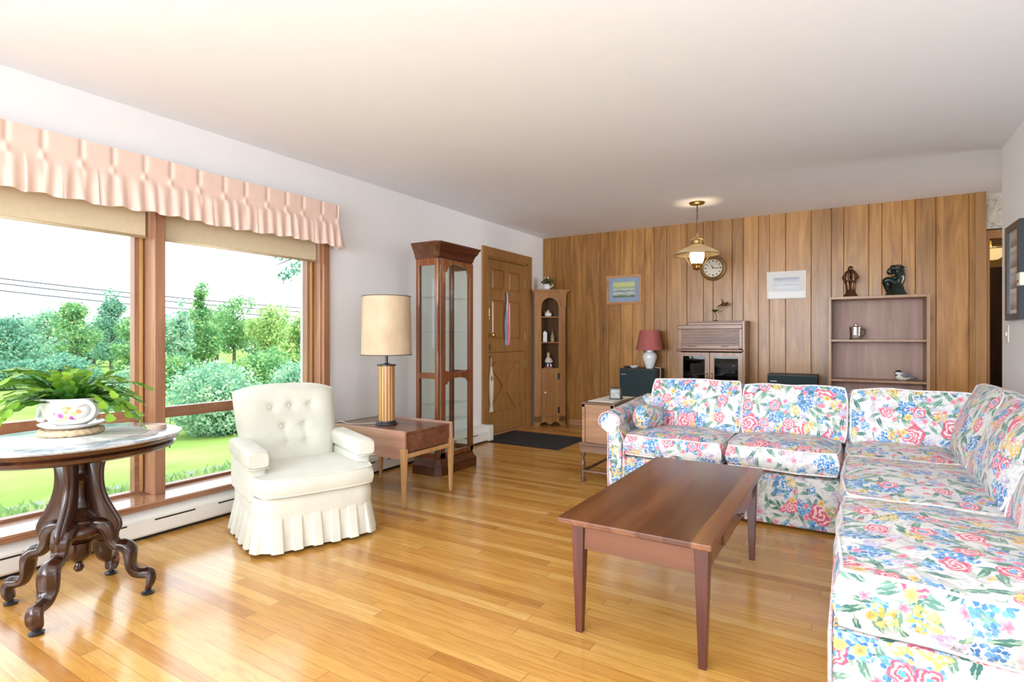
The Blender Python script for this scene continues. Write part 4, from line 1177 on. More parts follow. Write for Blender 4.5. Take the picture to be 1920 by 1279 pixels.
for a in range(3): b.tube([(0, 0, .915), (.171 * cos(a * 2.09), .171 * sin(a * 2.09), .925)], .002, 5)
b.build('harp', 'brass', r, smooth=True)
MB().tube(catmull([(-.07, -.01, .006), (-.13, -.05, .004), (-.17, -.12, .005), (-.23, -.16, .008), (-.30, -.12, .004), (-.37, -.10, .004), (-.385, -.10, -.05), (-.385, -.09, -.40)], 6), .0028, 6).build('cord', 'cord_white', r, smooth=True)

# ------------------------------------------------------------------ curio cabinet
CO = (-2.965, 3.75, 0)
cx0, cx1, cy0, cy1 = -3.10, -2.865, 3.505, 3.985
r = thing('curio_cabinet', 'tall cherry curio cabinet with glass door and side beside the end table', 'cabinet', CO)
b = MB(CO)
def plinth(k, ch): return [(cx0, cy0 - k), (cx1 + k - ch, cy0 - k), (cx1 + k, cy0 - k + ch), (cx1 + k, cy1 + k - ch), (cx1 + k - ch, cy1 + k), (cx0, cy1 + k)]
def ploft(b, rows):
    n = len(rows[0][0]); vs_ = []
    for P, z in rows: vs_ += [(p[0], p[1], z) for p in P]
    b.add(vs_, [tuple(range(n - 1, -1, -1)), tuple((len(rows) - 1) * n + k for k in range(n))] + [(i * n + j, i * n + (j + 1) % n, (i + 1) * n + (j + 1) % n, (i + 1) * n + j) for i in range(len(rows) - 1) for j in range(n)])
ploft(b, [(plinth(.042, .04), 0), (plinth(.042, .04), .075), (plinth(.034, .04), .085), (plinth(.020, .03), .10), (plinth(.010, .02), .125), (plinth(.004, .012), .13)])
b.build('plinth', 'cherry_dark', r, smooth=.5)
b = MB(CO)
ploft(b, [(plinth(.002, .012), 1.775), (plinth(.012, .014), 1.79), (plinth(.014, .014), 1.805), (plinth(.030, .02), 1.84), (plinth(.040, .02), 1.85), (plinth(.055, .02), 1.885), (plinth(.062, .02), 1.89), (plinth(.062, .02), 1.903)])
b.build('crown_moulding', 'cherry_dark', r, smooth=.5)
P = .035
b = MB(CO); b.box((cx1 - P, cy0, .13), (cx1, cy0 + P, 1.775)); b.build('post', 'cherry', r, bevel=.006)
b = MB(CO); b.box((cx1 - P, cy1 - P, .13), (cx1, cy1, 1.775)); b.build('post', 'cherry', r, bevel=.006)
b = MB(CO); b.box((cx0, cy0, .13), (cx0 + P, cy0 + P, 1.775)); b.build('post', 'cherry', r, bevel=.004)
b = MB(CO); b.box((cx0, cy1 - P, .13), (cx0 + P, cy1, 1.775)); b.build('post', 'cherry', r, bevel=.004)
MB(CO).box((cx0 + .002, cy0 + P, .13), (cx0 + .01, cy1 - P, 1.775)).build('back_pane', 'cab_glass', r)
MB(CO).box((cx0 + P, cy0 + .004, .13), (cx1 - P, cy1 - .004, .15)).build('floor_board', 'cherry_dark', r)
for ys in ((cy0, cy0 + .02), (cy1 - .02, cy1)):
    for z0, z1 in ((.13, .175), (.785, .835), (1.72, 1.775)): MB(CO).box((cx0 + P, ys[0], z0), (cx1 - P, ys[1], z1)).build('side_rail', 'cherry', r)
    for z0, z1 in ((.175, .785), (.835, 1.72)):
        MB(CO).box((cx0 + P, (ys[0] + ys[1]) / 2 - .002, z0), (cx1 - P, (ys[0] + ys[1]) / 2 + .002, z1)).build('side_pane', 'cab_glass', r)
# arched door
dx0, dx1 = cx1 - .004, cx1 + .016; ya, yb = cy0 + .042, cy1 - .012
dr_ = MB(CO); dr_.box((dx0, ya, .135), (dx1, ya + .038, 1.77)); dr_.box((dx0, yb - .038, .135), (dx1, yb, 1.77)); dr_.box((dx0, ya, .135), (dx1, yb, .175))
def arch_rail(zb, zt_, rise, dip=0):
    n = 18; y_0, y_1 = ya + .038, yb - .038; w_ = y_1 - y_0
    under = []
    for k in range(n + 1):
        t_ = k / n; s_ = abs(2 * t_ - 1); c_ = 0 if s_ > .86 else sqrt(max(0, 1 - (s_ / .86) ** 2))
        under.append((y_0 + w_ * t_, zb + rise * c_ ** .75))
    top = [(y_1, zt_), (y_0, zt_)]
    if dip: top = [(y_1 - w_ * k / 10, zt_ - dip * sin(pi * k / 10)) for k in range(11)]
    return under + top
dr_.prism(arch_rail(1.665, 1.77, .075), 'yz', dx0, dx1)
dr_.prism(arch_rail(.735, .85, .05, .02), 'yz', dx0, dx1)
door = dr_.build('door', 'cherry', r, weld=False)
MB(CO).box((cx1 + .002, ya + .03, .17), (cx1 + .006, yb - .03, 1.75)).build('pane', 'cab_glass', door)
MB(CO).ball((dx1 + .008, ya + .020, .98), .009).build('knob', 'old_brass', door, smooth=True)
for z in (.42, .56, 1.17, 1.46):
    MB(CO).box((cx0 + .015, cy0 + .022, z), (cx1 - .012, cy1 - .022, z + .005)).build('glass_shelf', 'cab_glass', r)

# ------------------------------------------------------------------ corner cabinet and its ornaments
KO = (-3.29, 6.27, 0); KA = radians(43)
r = thing('corner_cabinet', 'narrow pine corner cabinet with arched open shelves beside the front door', 'cabinet', KO, KA)
W = .205
b = MB()
n = 16; inner = [(-.125, .0)] ; 
arch = [(-.115 + .23 * k / n, 1.52 + .115 * sqrt(max(0, 1 - (2 * k / n - 1) ** 2))) for k in range(n + 1)]
b.box((-W, -.011, .05), (-.115, .009, 1.70)); b.box((.115, -.011, .05), (W, .009, 1.70))
poly = [(-.115, 1.70), (-.115, 1.52)] + arch[1:-1] + [(.115, 1.52), (.115, 1.70)]
b.prism(poly, 'xz', -.011, .009)
b.build('face_frame', 'pine', r, weld=False)
b = MB(); b.box((-W - .006, -.022, 1.52), (-.150, -.011, 1.70)); b.box((.150, -.022, 1.52), (W + .006, -.011, 1.70))
b.prism([(-.150, 1.70), (-.150, 1.56)] + [(1.25 * q[0], 1.53 + (q[1] - 1.52) * 1.15 + .005) for q in arch[1:-1]] + [(.150, 1.56), (.150, 1.70)], 'xz', -.020, -.011)
b.build('arched_frieze', 'pine', r, weld=False)
b = MB(); b.prism([(-W - .045, -.05), (W + .045, -.05), (W + .045, -.02), (.02, .20), (-.02, .20), (-W - .045, -.02)], 'xy', 1.715, 1.737)
b.prism([(-W - .02, -.03), (W + .02, -.03), (W + .02, -.01), (.0, .19), (-W - .02, -.01)], 'xy', 1.695, 1.715); b.build('cornice', 'pine', r, weld=False)
b = MB(); b.prism([(-W, .0), (-W + .02, .0), (0, .185), (0, .20)], 'xy', .03, 1.70); b.build('back_board', 'pine_dark', r)
b = MB(); b.prism([(W, .0), (W - .02, .0), (0, .185), (0, .20)], 'xy', .03, 1.70); b.build('back_board', 'pine_dark', r)
for z in (.735, 1.07, 1.395, .06):
    MB().prism([(-.18, -.004 if z > .7 else .01), (.18, -.004 if z > .7 else .01), (.0, .175)], 'xy', z - .014, z).build('shelf', 'pine', r)
b = MB(); b.box((-.113, -.018, .12), (.113, .002, .733)); dd = b.build('door', 'pine', r, bevel=.003)
b = MB(); b.ball((-.068, -.032, .425), .014); b.build('knob', 'ceramic', dd, smooth=True)
for z in (.63, .20): 
    b = MB(); b.box((.098, -.022, z - .04), (.126, -.016, z + .04)); b.build('hinge', 'iron', dd, bevel=.003)
b = MB(); b.prism([(-W, .12), (-W, 0), (-.14, 0), (-.12, .035), (-.06, .05), (-.02, .02), (0, .012), (.02, .02), (.06, .05), (.12, .035), (.14, 0), (W, 0), (W, .12)], 'xz', -.011, .006); b.build('scalloped_apron', 'pine', r)

def klocal(x, y, z):
    return (KO[0] + x * cos(KA) - y * sin(KA), KO[1] + x * sin(KA) + y * cos(KA), z)
r = thing('flower_teapot', 'small white teapot with dried flowers on top of the corner cabinet', 'teapot', klocal(-.04, .02, 1.737), KA)
MB().lathe([(.03, 0), (.045, .008), (.052, .035), (.045, .065), (.028, .078), (.0, .078)], seg=20).build('pot_body', 'ceramic', r, smooth=.9)
MB().tube(catmull([(.045, 0, .03), (.07, 0, .045), (.085, 0, .07)], 4), .008, 8).build('spout', 'ceramic', r, smooth=True)
MB().tube(catmull([(-.045, 0, .055), (-.075, 0, .05), (-.07, 0, .025), (-.045, 0, .02)], 4), .005, 8).build('handle', 'ceramic', r, smooth=True)
rn = random.Random(5); b = MB(); bl = MB()
for k in range(46):
    a = rn.uniform(0, 6.28); e = rn.uniform(.2, 1.4); L = rn.uniform(.04, .10)
    q = Vector((cos(a) * cos(e) * L, sin(a) * cos(e) * L, .075 + sin(e) * L * .9)); b.ball(q, (.012, .012, .006), 6, 4)
    b.tube([(0, 0, .07), q], .0015, 4)
b.build('dried_leaves', 'leaf_dark', r, smooth=True)
for k in range(7):
    a = rn.uniform(0, 6.28); q = Vector((cos(a) * .055, sin(a) * .055, .11 + rn.uniform(0, .05))); MB().ball(q, (.011, .011, .009), 8, 5).build('blossom', 'linen', r, smooth=True)
r = thing('sugar_bowl', 'little white flowered bowl on the top shelf of the corner cabinet', 'bowl', klocal(-.01, .05, 1.395))
MB().lathe([(.025, 0), (.042, .008), (.048, .03), (.036, .05), (.0, .052)], seg=18).build('bowl', 'ceramic', r, smooth=.9)
MB().lathe([(.036, .05), (.03, .062), (.01, .07), (.012, .082), (.0, .088)], seg=14).build('lid', 'ceramic', r, smooth=.9)
for q in ((.035, -.02, .055), (-.02, -.03, .06), (.0, .03, .07)): MB().ball(q, (.014, .014, .010), 8, 5).build('flower', 'frame_oak', r, smooth=True)
r = thing('jar', 'white rectangular jar on the middle shelf of the corner cabinet', 'jar', klocal(-.055, .04, 1.07), KA)
MB().box((-.026, -.018, 0), (.026, .018, .125)).build('body', 'ceramic', r, bevel=.006)
MB().lathe([(.012, .125), (.012, .14), (.0, .14)], seg=12).build('cap', 'ceramic', r)
r = thing('bottle', 'small green bottle with a dark stopper on the middle shelf of the corner cabinet', 'bottle', klocal(.045, .04, 1.07), KA)
MB().lathe([(.024, 0), (.026, .01), (.026, .085), (.012, .10), (.010, .125), (.0, .125)], seg=16).build('body', 'amber_glass', r, smooth=.8)
MB().lathe([(.012, .125), (.014, .13), (.014, .15), (.0, .152)], seg=12).build('stopper', 'bark', r, smooth=.8)
r = thing('figurine', 'seated painted porcelain figurine in blue on the bottom open shelf', 'figurine', klocal(-.01, .04, .735), KA)
MB().lathe([(.05, 0), (.052, .018), (.0, .018)], seg=18).build('plinth', 'lampshade_red', r, smooth=.6)
MB().lathe([(.042, .018), (.048, .04), (.038, .07), (.0, .08)], seg=18).build('lower_body', 'porcelain_blue', r, smooth=.9)
MB().lathe([(.036, .07), (.034, .10), (.026, .13), (.012, .145), (.0, .147)], seg=16).build('torso', 'linen', r, smooth=.9)
MB().ball((0, 0, .168), (.021, .021, .025)).build('head', 'skin_glaze', r, smooth=True)
MB().lathe([(.024, .175), (.012, .195), (.0, .215)], seg=14).build('hat', 'hall_yellow', r, smooth=.8)
for s_ in (-1, 1):
    MB().tube([(s_ * .03, -.005, .12), (s_ * .045, -.03, .085), (s_ * .015, -.045, .075)], .009, 8).build('arm', 'linen', r, smooth=True)
    MB().tube([(s_ * .018, -.03, .05), (s_ * .02, -.055, .045), (s_ * .022, -.058, .02)], .011, 8).build('leg', 'ceramic', r, smooth=True)

# ------------------------------------------------------------------ coffee table
TO = (-.66, 2.475, 0)
r = thing('coffee_table', 'rectangular dark cherry coffee table with tapered legs in front of the sofa', 'coffee table', TO)
tx0, tx1, ty0, ty1 = -.945, -.385, 1.855, 3.095; th = .448
MB(TO).box((tx0, ty0, th - .022), (tx1, ty1, th)).build('table_top', 'coffee', r, bevel=.004)
lx = (-.885, -.430); ly = (1.935, 3.015)
for x in lx:
    for y in ly:
        b = MB(TO); b.add([(x + a * p, y + c * p, z) for z, p in ((0, .013), (.24, .020), (th - .022, .025)) for a, c in ((-1, -1), (1, -1), (1, 1), (-1, 1))],
                          [(0, 3, 2, 1), (8, 9, 10, 11)] + [(i * 4 + j, i * 4 + (j + 1) % 4, i * 4 + 4 + (j + 1) % 4, i * 4 + 4 + j) for i in range(2) for j in range(4)])
        b.build('leg', 'coffee_v', r, bevel=.002)
MB(TO).box((lx[0] + .02, ly[0] - .014, th - .125), (lx[1] - .02, ly[0] + .006, th - .022)).build('end_apron', 'coffee_x', r)
MB(TO).box((lx[0] + .02, ly[1] - .006, th - .125), (lx[1] - .02, ly[1] + .014, th - .022)).build('end_apron', 'coffee_x', r)
MB(TO).box((lx[0] - .014, ly[0] + .02, th - .125), (lx[0] + .006, ly[1] - .02, th - .022)).build('side_apron', 'coffee', r)
MB(TO).box((lx[1] - .006, ly[0] + .02, th - .125), (lx[1] + .012, ly[1] - .02, th - .022)).build('side_apron', 'coffee', r)
dd = MB(TO).box((lx[1] + .012, 2.20, th - .115), (lx[1] + .022, 2.76, th - .035)).build('drawer', 'coffee', r, bevel=.002)
MB(TO).tube([(lx[1] + .022, 2.48, th - .075), (lx[1] + .034, 2.48, th - .075), (lx[1] + .036, 2.48, th - .075), (lx[1] + .046, 2.48, th - .075)], [.006, .006, .013, .011], 12).build('knob', 'coffee_v', dd, smooth=.8)

# ------------------------------------------------------------------ floral sectional sofa, two sections
def soft(name, parent, loc, size, rot=(0, 0, 0), crown=.3, uvo=(0, 0), seed=0, nz=.007, n=(26, 26, 8), rnd_=.10, bulge=.06, pipe=True, pm='piping_cream'):
    b = MB(); tr, br = cushion(b, (0, 0, 0), size, crown=crown, round_=rnd_, n=n, seed=seed, nz=nz, bulge=bulge)
    o = b.build(name, 'floral', parent, smooth=.9, uv=uvo)
    o.location = Vector(loc) - parent.location; o.rotation_euler = rot
    if pipe:
        for q in (tr, br): MB().tube(q, .0055, 6, closed=True).build('piping', pm, o, smooth=True)
    return o

SA = (-.73, 4.0, 0)
sa = thing('sofa_section', 'floral sofa section with the rolled arm, standing along the panelled wall side', 'sofa', SA)
b = MB(SA); b.box((-1.385, 3.60, .015), (-.056, 4.33, .315)); b.build('base', 'floral', sa, bevel=.012, smooth=.8, uv=(.15, .1))
b = MB(SA); b.box((-1.40, 4.20, .30), (-.056, 4.345, .68)); b.build('back_frame', 'floral', sa, bevel=.03, bseg=4, smooth=.9, uv=(.3, .2))
MB(SA).tube([(-1.40, 4.345, .672), (-.04, 4.345, .672)], .006, 6).build('back_piping', 'piping_cream', sa, smooth=True)
# rolled arm
ap = []
c0 = (-1.425, .545)
for k in range(15):
    a = radians(-125 + 265 * (1 - k / 14.0)) if False else radians(215 - 250 * k / 14.0)
    ap.append((c0[0] + .078 * cos(a), c0[1] + .066 * sin(a)))
ap = ap + [(-1.325, .44), (-1.315, .30), (-1.32, .03), (-1.425, .03), (-1.435, .20), (-1.43, .40), (-1.437, .47)]
b = MB(SA)
def arm_loft():
    n = len(ap); vs_ = []; rows = 16
    for i in range(rows):
        u = i / (rows - 1); y = 3.598 + .75 * u
        k = 1 - .0 * u; infl = .965 if i == 0 else 1.0
        for (x, z) in ap:
            zz = z + (.045 * u * (1 if z > .42 else 0)); xx = c0[0] + .03 + (x - c0[0] - .03) * infl
            q = mnoise.noise(Vector((x * 9, y * 5, z * 9))) * .004
            vs_.append((xx + q, y, .3 + (zz - .3) * infl + q if z > .05 else zz))
    b.add(vs_, [tuple(range(n)), tuple((rows - 1) * n + k for k in range(n - 1, -1, -1))] + [(i * n + j, (i + 1) * n + j, (i + 1) * n + (j + 1) % n, i * n + (j + 1) % n) for i in range(rows - 1) for j in range(n)])
arm_loft()
arm = b.build('rolled_arm', 'floral', sa, smooth=.9, uv=(.05, .33), bevel=0)
MB(SA).tube([(x, 3.594, z) for x, z in ap[:-5]] + [], .0055, 6).build('arm_piping', 'piping', arm, smooth=True)
MB(SA).tube([(-1.437, 3.594, .47), (-1.433, 3.594, .40), (-1.437, 3.594, .20), (-1.428, 3.594, .03)], .0055, 6).build('arm_piping', 'piping', arm, smooth=True)
b = MB(SA); b.prism([(-1.402, .06), (-1.335, .05), (-1.330, .30), (-1.328, .44), (-1.352, .49), (-1.400, .47), (-1.408, .30)], 'xz', 3.577, 3.60)
b.build('arm_front_panel', 'floral', arm, bevel=.010, bseg=3, smooth=.9, uv=(.4, .05))
soft('seat_cushion', sa, (-.995, 3.85, .402), (.625, .58, .20), crown=.36, uvo=(.12, .45), seed=1)
soft('seat_cushion', sa, (-.358, 3.85, .405), (.60, .58, .205), crown=.40, uvo=(.76, .45), seed=2)
tilt = radians(90 - 14)
soft('back_cushion', sa, (-.965, 4.145, .625), (.62, .37, .20), rot=(tilt, 0, radians(2)), crown=.30, uvo=(.28, .30), seed=3, nz=.009)
soft('back_cushion', sa, (-.335, 4.145, .615), (.615, .36, .20), rot=(tilt, 0, 0), crown=.30, uvo=(.90, .30), seed=4, nz=.009)

SB = (.40, 3.0, 0)
sb = thing('sofa_section', 'floral corner sofa section running toward the camera along the right wall', 'sofa', SB)
b = MB(SB); b.box((-.048, 1.77, .015), (.86, 4.33, .315)); b.build('base', 'floral', sb, bevel=.012, smooth=.8, uv=(.55, .25))
b = MB(SB); b.box((-.05, 4.20, .30), (.86, 4.345, .68)); b.build('back_frame', 'floral', sb, bevel=.03, bseg=4, smooth=.9, uv=(.0, .2))
b = MB(SB); b.box((.70, 1.77, .30), (.86, 4.22, .68)); b.build('back_frame', 'floral', sb, bevel=.03, bseg=4, smooth=.9, uv=(.0, .4))
MB(SB).tube([(-.052, 1.765, .02), (-.052, 1.765, .31)], .0055, 6).build('corner_piping', 'piping', sb, smooth=True)
MB(SB).tube([(-.052, 1.77, .308), (-.052, 3.59, .308)], .0055, 6).build('base_piping', 'piping', sb, smooth=True)
soft('seat_cushion', sb, (.275, 3.88, .400), (.60, .60, .195), crown=.34, uvo=(1.42, .45), seed=5)
soft('seat_cushion', sb, (.262, 3.11, .402), (.585, .93, .205), crown=.30, uvo=(.35, .75), seed=6, n=(26, 36, 8), nz=.010)
soft('seat_cushion', sb, (.265, 2.20, .402), (.60, .88, .205), crown=.26, uvo=(.42, 1.55), seed=7, n=(34, 46, 10), nz=.012, rnd_=.06)
soft('back_cushion', sb, (.305, 4.13, .612), (.62, .36, .20), rot=(tilt, 0, 0), crown=.30, uvo=(1.53, .30), seed=8, nz=.009)
# back cushions on the long side lean against the right wall side
for y, L, sd, uo, dz in ((3.72, .66, 9, (.2, .2), .02), (3.05, .76, 10, (.05, .9), .01), (2.27, .80, 11, (.6, .35), .0)):
    soft('back_cushion', sb, (.605, y, .63 + dz), (L, .42, .235), rot=(radians(90 - 20), 0, radians(-90)), crown=.42, uvo=uo, seed=sd, nz=.012, rnd_=.14)
for fx, fy in ((-1.34, 3.66), (-.15, 3.66), (-1.34, 4.28), (-.15, 4.28)):
    MB(SA).lathe([(.022, 0), (.022, .02)], (fx, fy, 0), 12).build('foot', 'black', sa)
for fx, fy in ((-.02, 1.82), (.80, 1.82), (-.02, 3.9), (.80, 4.28)):
    MB(SB).lathe([(.022, 0), (.022, .02)], (fx, fy, 0), 12).build('foot', 'black', sb)
# arm bolster resting on the sofa
b = MB(); 
def bol(u, v):
    a = 2 * pi * v; x = (u - .5) * 2; rr = .088 * (max(0, 1 - abs(x) ** 5)) ** .5
    return (x * .175 + .0, cos(a) * rr * .82, sin(a) * rr * 1.05)
b.grid(bol, 26, 26, closed_v=True)
o = b.build('throw_pillow', 'floral', smooth=True, uv=(.62, .1)); o.location = (-1.222, 3.86, .552); o.rotation_euler = (0, radians(10), radians(78))
tag(o, 'small floral bolster pillow tucked against the rolled sofa arm', 'pillow')

# ------------------------------------------------------------------ chest on turned stand
CH = (-1.63, 4.25, 0)
r = thing('chest_on_stand', 'small oak chest on a turned dark stand beside the rolled sofa arm', 'chest', CH)
x0, x1, y0, y1 = -1.79, -1.525, 3.95, 4.52
MB(CH).box((x0 + .012, y0 + .012, .31), (x1, y1, .605)).build('chest_body', 'oak_chest', r)
b = MB(CH)
for xx in (x0, x1 - .03): b.box((xx, y0, .31), (xx + .022, y0 + .014, .605))
b.box((x0, y0, .585), (x1, y0 + .012, .605)); b.build('front_frame', 'oak_chest', r, weld=False)
MB(CH).box((x0 - .008, y0 - .010, .605), (x1 + .008, y1 + .008, .625)).build('lid', 'oak_dark', r, bevel=.006)
MB(CH).box((x0 - .022, y0 - .020, .285), (x1 + .02, y1 + .02, .310)).build('stand_moulding', 'oak_dark', r, bevel=.006)
MB(CH).box((x0 - .012, y0 - .010, .235), (x1 + .01, y1 + .01, .285)).build('stand_frieze', 'oak_dark', r)
tp = [(.016, 0), (.020, .008), (.019, .028), (.012, .034), (.017, .04), (.010, .05), (.013, .10), (.020, .135), (.021, .145), (.013, .165), (.010, .19), (.017, .205), (.018, .237)]
for xx in (x0 + .005, x1 - .012):
    for yy in (y0 + .008, y1 - .01): MB(CH).lathe(tp, (xx, yy, 0), 14).build('turned_leg', 'oak_dark', r, smooth=.8)
def turned(pa, pb):
    pa, pb = Vector(pa), Vector(pb); n = 29
    return [pa.lerp(pb, i / (n - 1)) for i in range(n)], [.009 + .004 * abs(sin(i * pi / 3.5)) for i in range(n)]
for pa, pb in (((x0 + .005, y0 + .008, .085), (x1 - .012, y0 + .008, .085)), ((x0 + .005, y0 + .008, .085), (x0 + .005, y1 - .01, .085)), ((x0 + .005, y1 - .01, .085), (x1 - .012, y1 - .01, .085))):
    p_, r_ = turned(pa, pb); MB(CH).tube(p_, r_, 8).build('stretcher', 'oak_dark', r, smooth=True)
o = MB().box((-.105, -.23, 0), (.105, .23, .003)).build('table_runner', 'linen'); o.location = (-1.66, 4.235, .625); tag(o, 'cream linen runner on top of the oak chest', 'runner')
r = thing('glass_box', 'small square pewter and glass trinket box on the cream runner', 'trinket box', (-1.615, 4.22, .628), radians(10))
MB().box((-.048, -.048, 0), (.048, .048, .012)).build('base', 'iron', r, bevel=.003)
b = MB(); b.box((-.038, -.038, .012), (.038, .038, .082)); b.build('glass_body', 'box_grey', r)
b = MB()
for sx_ in (-1, 1):
    for sy_ in (-1, 1): b.box((sx_ * .040 - .004, sy_ * .040 - .004, .012), (sx_ * .040 + .004, sy_ * .040 + .004, .085))
b.box((-.044, -.044, .082), (.044, .044, .092)); b.build('metal_frame', 'iron', r, weld=False)

# ------------------------------------------------------------------ speakers along the panelled wall
def speaker(x0, x1, lab, y0=6.12, top=.77):
    c = ((x0 + x1) / 2, 6.3, 0); r = thing('loudspeaker', lab, 'speaker', c)
    MB(c).box((x0, y0 + .02, 0), (x1, y0 + .30, top)).build('case', 'speaker_case', r, bevel=.004)
    MB(c).box((x0 + .006, y0, .03), (x1 - .006, y0 + .018, top - .012)).build('grille', 'speaker', r, bevel=.004)
    MB(c).box((x0 + .028, y0 - .003, top - .072), (x0 + .085, y0 - .0005, top - .064)).build('badge', 'chrome', r)
    return r
speaker(-2.305, -1.87, 'dark teal fronted loudspeaker left of the roll-top cabinet, with the red lamp on it')
speaker(-.73, -.285, 'dark teal fronted loudspeaker between the roll-top cabinet and the bookcase', top=.755)
LL = (-1.985, 6.26, .77)
r = thing('table_lamp', 'white ceramic jar lamp with a dusty red shade on the left loudspeaker', 'lamp', LL)
MB().lathe([(.040, 0), (.044, .008), (.055, .04), (.078, .11), (.082, .145), (.070, .175), (.045, .19), (.045, .21), (.030, .215), (.0, .217)], seg=32).build('jar_base', 'ceramic', r, smooth=.9)
MB().lathe([(.158, .215), (.112, .44)], seg=40, caps=False).build('lamp_shade', 'lampshade_red', r, smooth=.9, solid=.002)
b = MB(); b.tube([(0, 0, .21), (0, 0, .43)], .005, 8); b.tube([(-.112, 0, .43), (.112, 0, .43)], .002, 5); b.build('stem', 'brass', r, smooth=True)
MB().tube(catmull([(.05, .03, .012), (.09, .02, .010), (.120, .0, .004), (.130, -.02, -.05), (.130, -.05, -.20), (.130, -.02, -.40)], 5), .0035, 6).build('cord', 'cord_white', r, smooth=True)
r = thing('dish', 'little white dish beside the red-shaded lamp on the loudspeaker', 'dish', (-2.165, 6.24, .77))
MB().lathe([(.025, 0), (.045, .010), (.055, .028), (.051, .028), (.04, .012), (.0, .008)], seg=24, caps=False).build('bowl', 'ceramic', r, smooth=.9)
o = MB().box((-.03, -.05, 0), (.03, .05, .022)).build('remote_control', 'speaker_case', bevel=.006); o.location = (-2.255, 6.27, .77); tag(o, 'dark remote control on the left loudspeaker beside the white dish', 'remote')

# ------------------------------------------------------------------ roll-top cabinet
RO = (-1.30, 6.28, 0)
r = thing('roll_top_cabinet', 'walnut cabinet with a tambour roll top and glass doors against the panelling', 'cabinet', RO)
x0, x1, yf, yk = -1.625, -.945, 6.10, YB - .02
MB(RO).box((x0 + .01, yf + .03, 0), (x0 + .03, yk, 1.262)).build('side_panel', 'rolltop_v', r)
MB(RO).box((x1 - .022, yf + .03, 0), (x1, yk, 1.295)).build('side_panel', 'rolltop_v', r)
MB(RO).box((x0 + .08, yf + .13, 1.262), (x1 - .022, yk, 1.292)).build('raised_top', 'rolltop', r, bevel=.004)
MB(RO).box((x0 + .06, yf + .12, 1.292), (x1 + .004, yk, 1.304)).build('top_ledge', 'rolltop', r, bevel=.003)
MB(RO).box((x0 - .01, yf + .02, 1.215), (x1 - .022, yk, 1.262)).build('top_board', 'rolltop', r, bevel=.006)
b = MB(RO); n = 11
for k in range(n):
    z0 = 1.045 + k * (1.215 - 1.045) / n; z1 = z0 + (1.215 - 1.045) / n
    b.prism([(yf + .028, z0), (yf + .018, z0 + .003), (yf + .018, z1 - .003), (yf + .028, z1), (yf + .04, z1), (yf + .04, z0)], 'yz', x0 + .03, x1 - .05)
b.build('tambour', 'rolltop', r, weld=False)
MB(RO).box((x1 - .05, yf + .012, 1.01), (x1 - .022, yf + .05, 1.215)).build('tambour_guide', 'rolltop_v', r, bevel=.003)
hr = MB(RO).box((x0 + .03, yf + .012, 1.005), (x1 - .05, yf + .035, 1.045)).build('tambour_rail', 'rolltop', r, bevel=.003)
for hx_ in (x0 + .15, x1 - .19):
    MB(RO).box((hx_ - .04, yf + .006, 1.028), (hx_ + .04, yf + .013, 1.036)).build('finger_pull', 'mahogany', hr, bevel=.003)
MB(RO).box((x0 - .015, yf - .005, .975), (x1 - .012, yk, 1.003)).build('waist_moulding', 'rolltop', r, bevel=.008)
MB(RO).box((x0 + .03, yk - .012, 0), (x1 - .022, yk, .975)).build('back_panel', 'dark', r)
MB(RO).box((x0 + .03, yf + .05, .715), (x1 - .022, yk - .012, .73)).build('shelf', 'rolltop', r)
MB(RO).box((x0 + .01, yf + .012, 0), (x1 - .005, yf + .03, .08)).build('kick_board', 'rolltop', r)
xm = (x0 + x1) / 2 - .005
for a, b_, s_ in ((x0 + .012, xm - .003, 1), (xm + .003, x1 - .015, -1)):
    q = MB(RO); t_ = .045
    q.box((a, yf + .010, .085), (a + t_, yf + .028, .965)); q.box((b_ - t_, yf + .010, .085), (b_, yf + .028, .965)); q.box((a + t_, yf + .010, .085), (b_ - t_, yf + .028, .135)); q.box((a + t_, yf + .010, .925), (b_ - t_, yf + .028, .965))
    dd = q.build('door', 'rolltop_v', r, weld=False)
    MB(RO).box((a + t_, yf + .017, .135), (b_ - t_, yf + .020, .925)).build('pane', 'smoked', dd)
    kx = b_ - .022 if s_ == 1 else a + .022
    MB(RO).tube(catmull([(kx, yf + .010, .745), (kx, yf - .012, .735), (kx + .004, yf - .016, .715), (kx, yf - .012, .69), (kx, yf + .010, .68)], 4), .006, 8).build('handle', 'old_brass', dd, smooth=True)
def gadget(name, a, b_, lab, cat, mat='equipment'):
    c = ((a[0] + b_[0]) / 2, (a[1] + b_[1]) / 2, a[2])
    r2 = thing(name, lab, cat, c)
    MB(c).box(a, b_).build('case', mat, r2, bevel=.003)
    MB(c).box((a[0] + .01, a[1] - .004, a[2] + .008), (b_[0] - .01, a[1] - .0005, b_[2] - .008)).build('front_plate', 'bird_grey', r2)
    MB(c).tube([((b_[0] - .04), a[1] - .004, (a[2] + b_[2]) / 2), (b_[0] - .04, a[1] - .016, (a[2] + b_[2]) / 2)], .010, 10).build('dial', 'chrome', r2, smooth=.8)
gadget('amplifier', (xm + .06, yf + .07, .730), (x1 - .075, yf + .29, .795), 'grey stereo unit behind the right glass door, lowest of its stack', 'stereo')
gadget('tuner', (xm + .06, yf + .07, .7955), (x1 - .075, yf + .29, .86), 'grey stereo unit behind the right glass door, topmost of its stack', 'stereo')
o = MB().lathe([(.03, 0), (.036, .01), (.038, .07), (.03, .085), (.018, .09), (.0, .095)], seg=20).build('jar', 'speaker_case', smooth=.8); o.location = (-1.42, yf + .12, .73); tag(o, 'dark round jar behind the left glass door of the roll-top cabinet', 'jar')

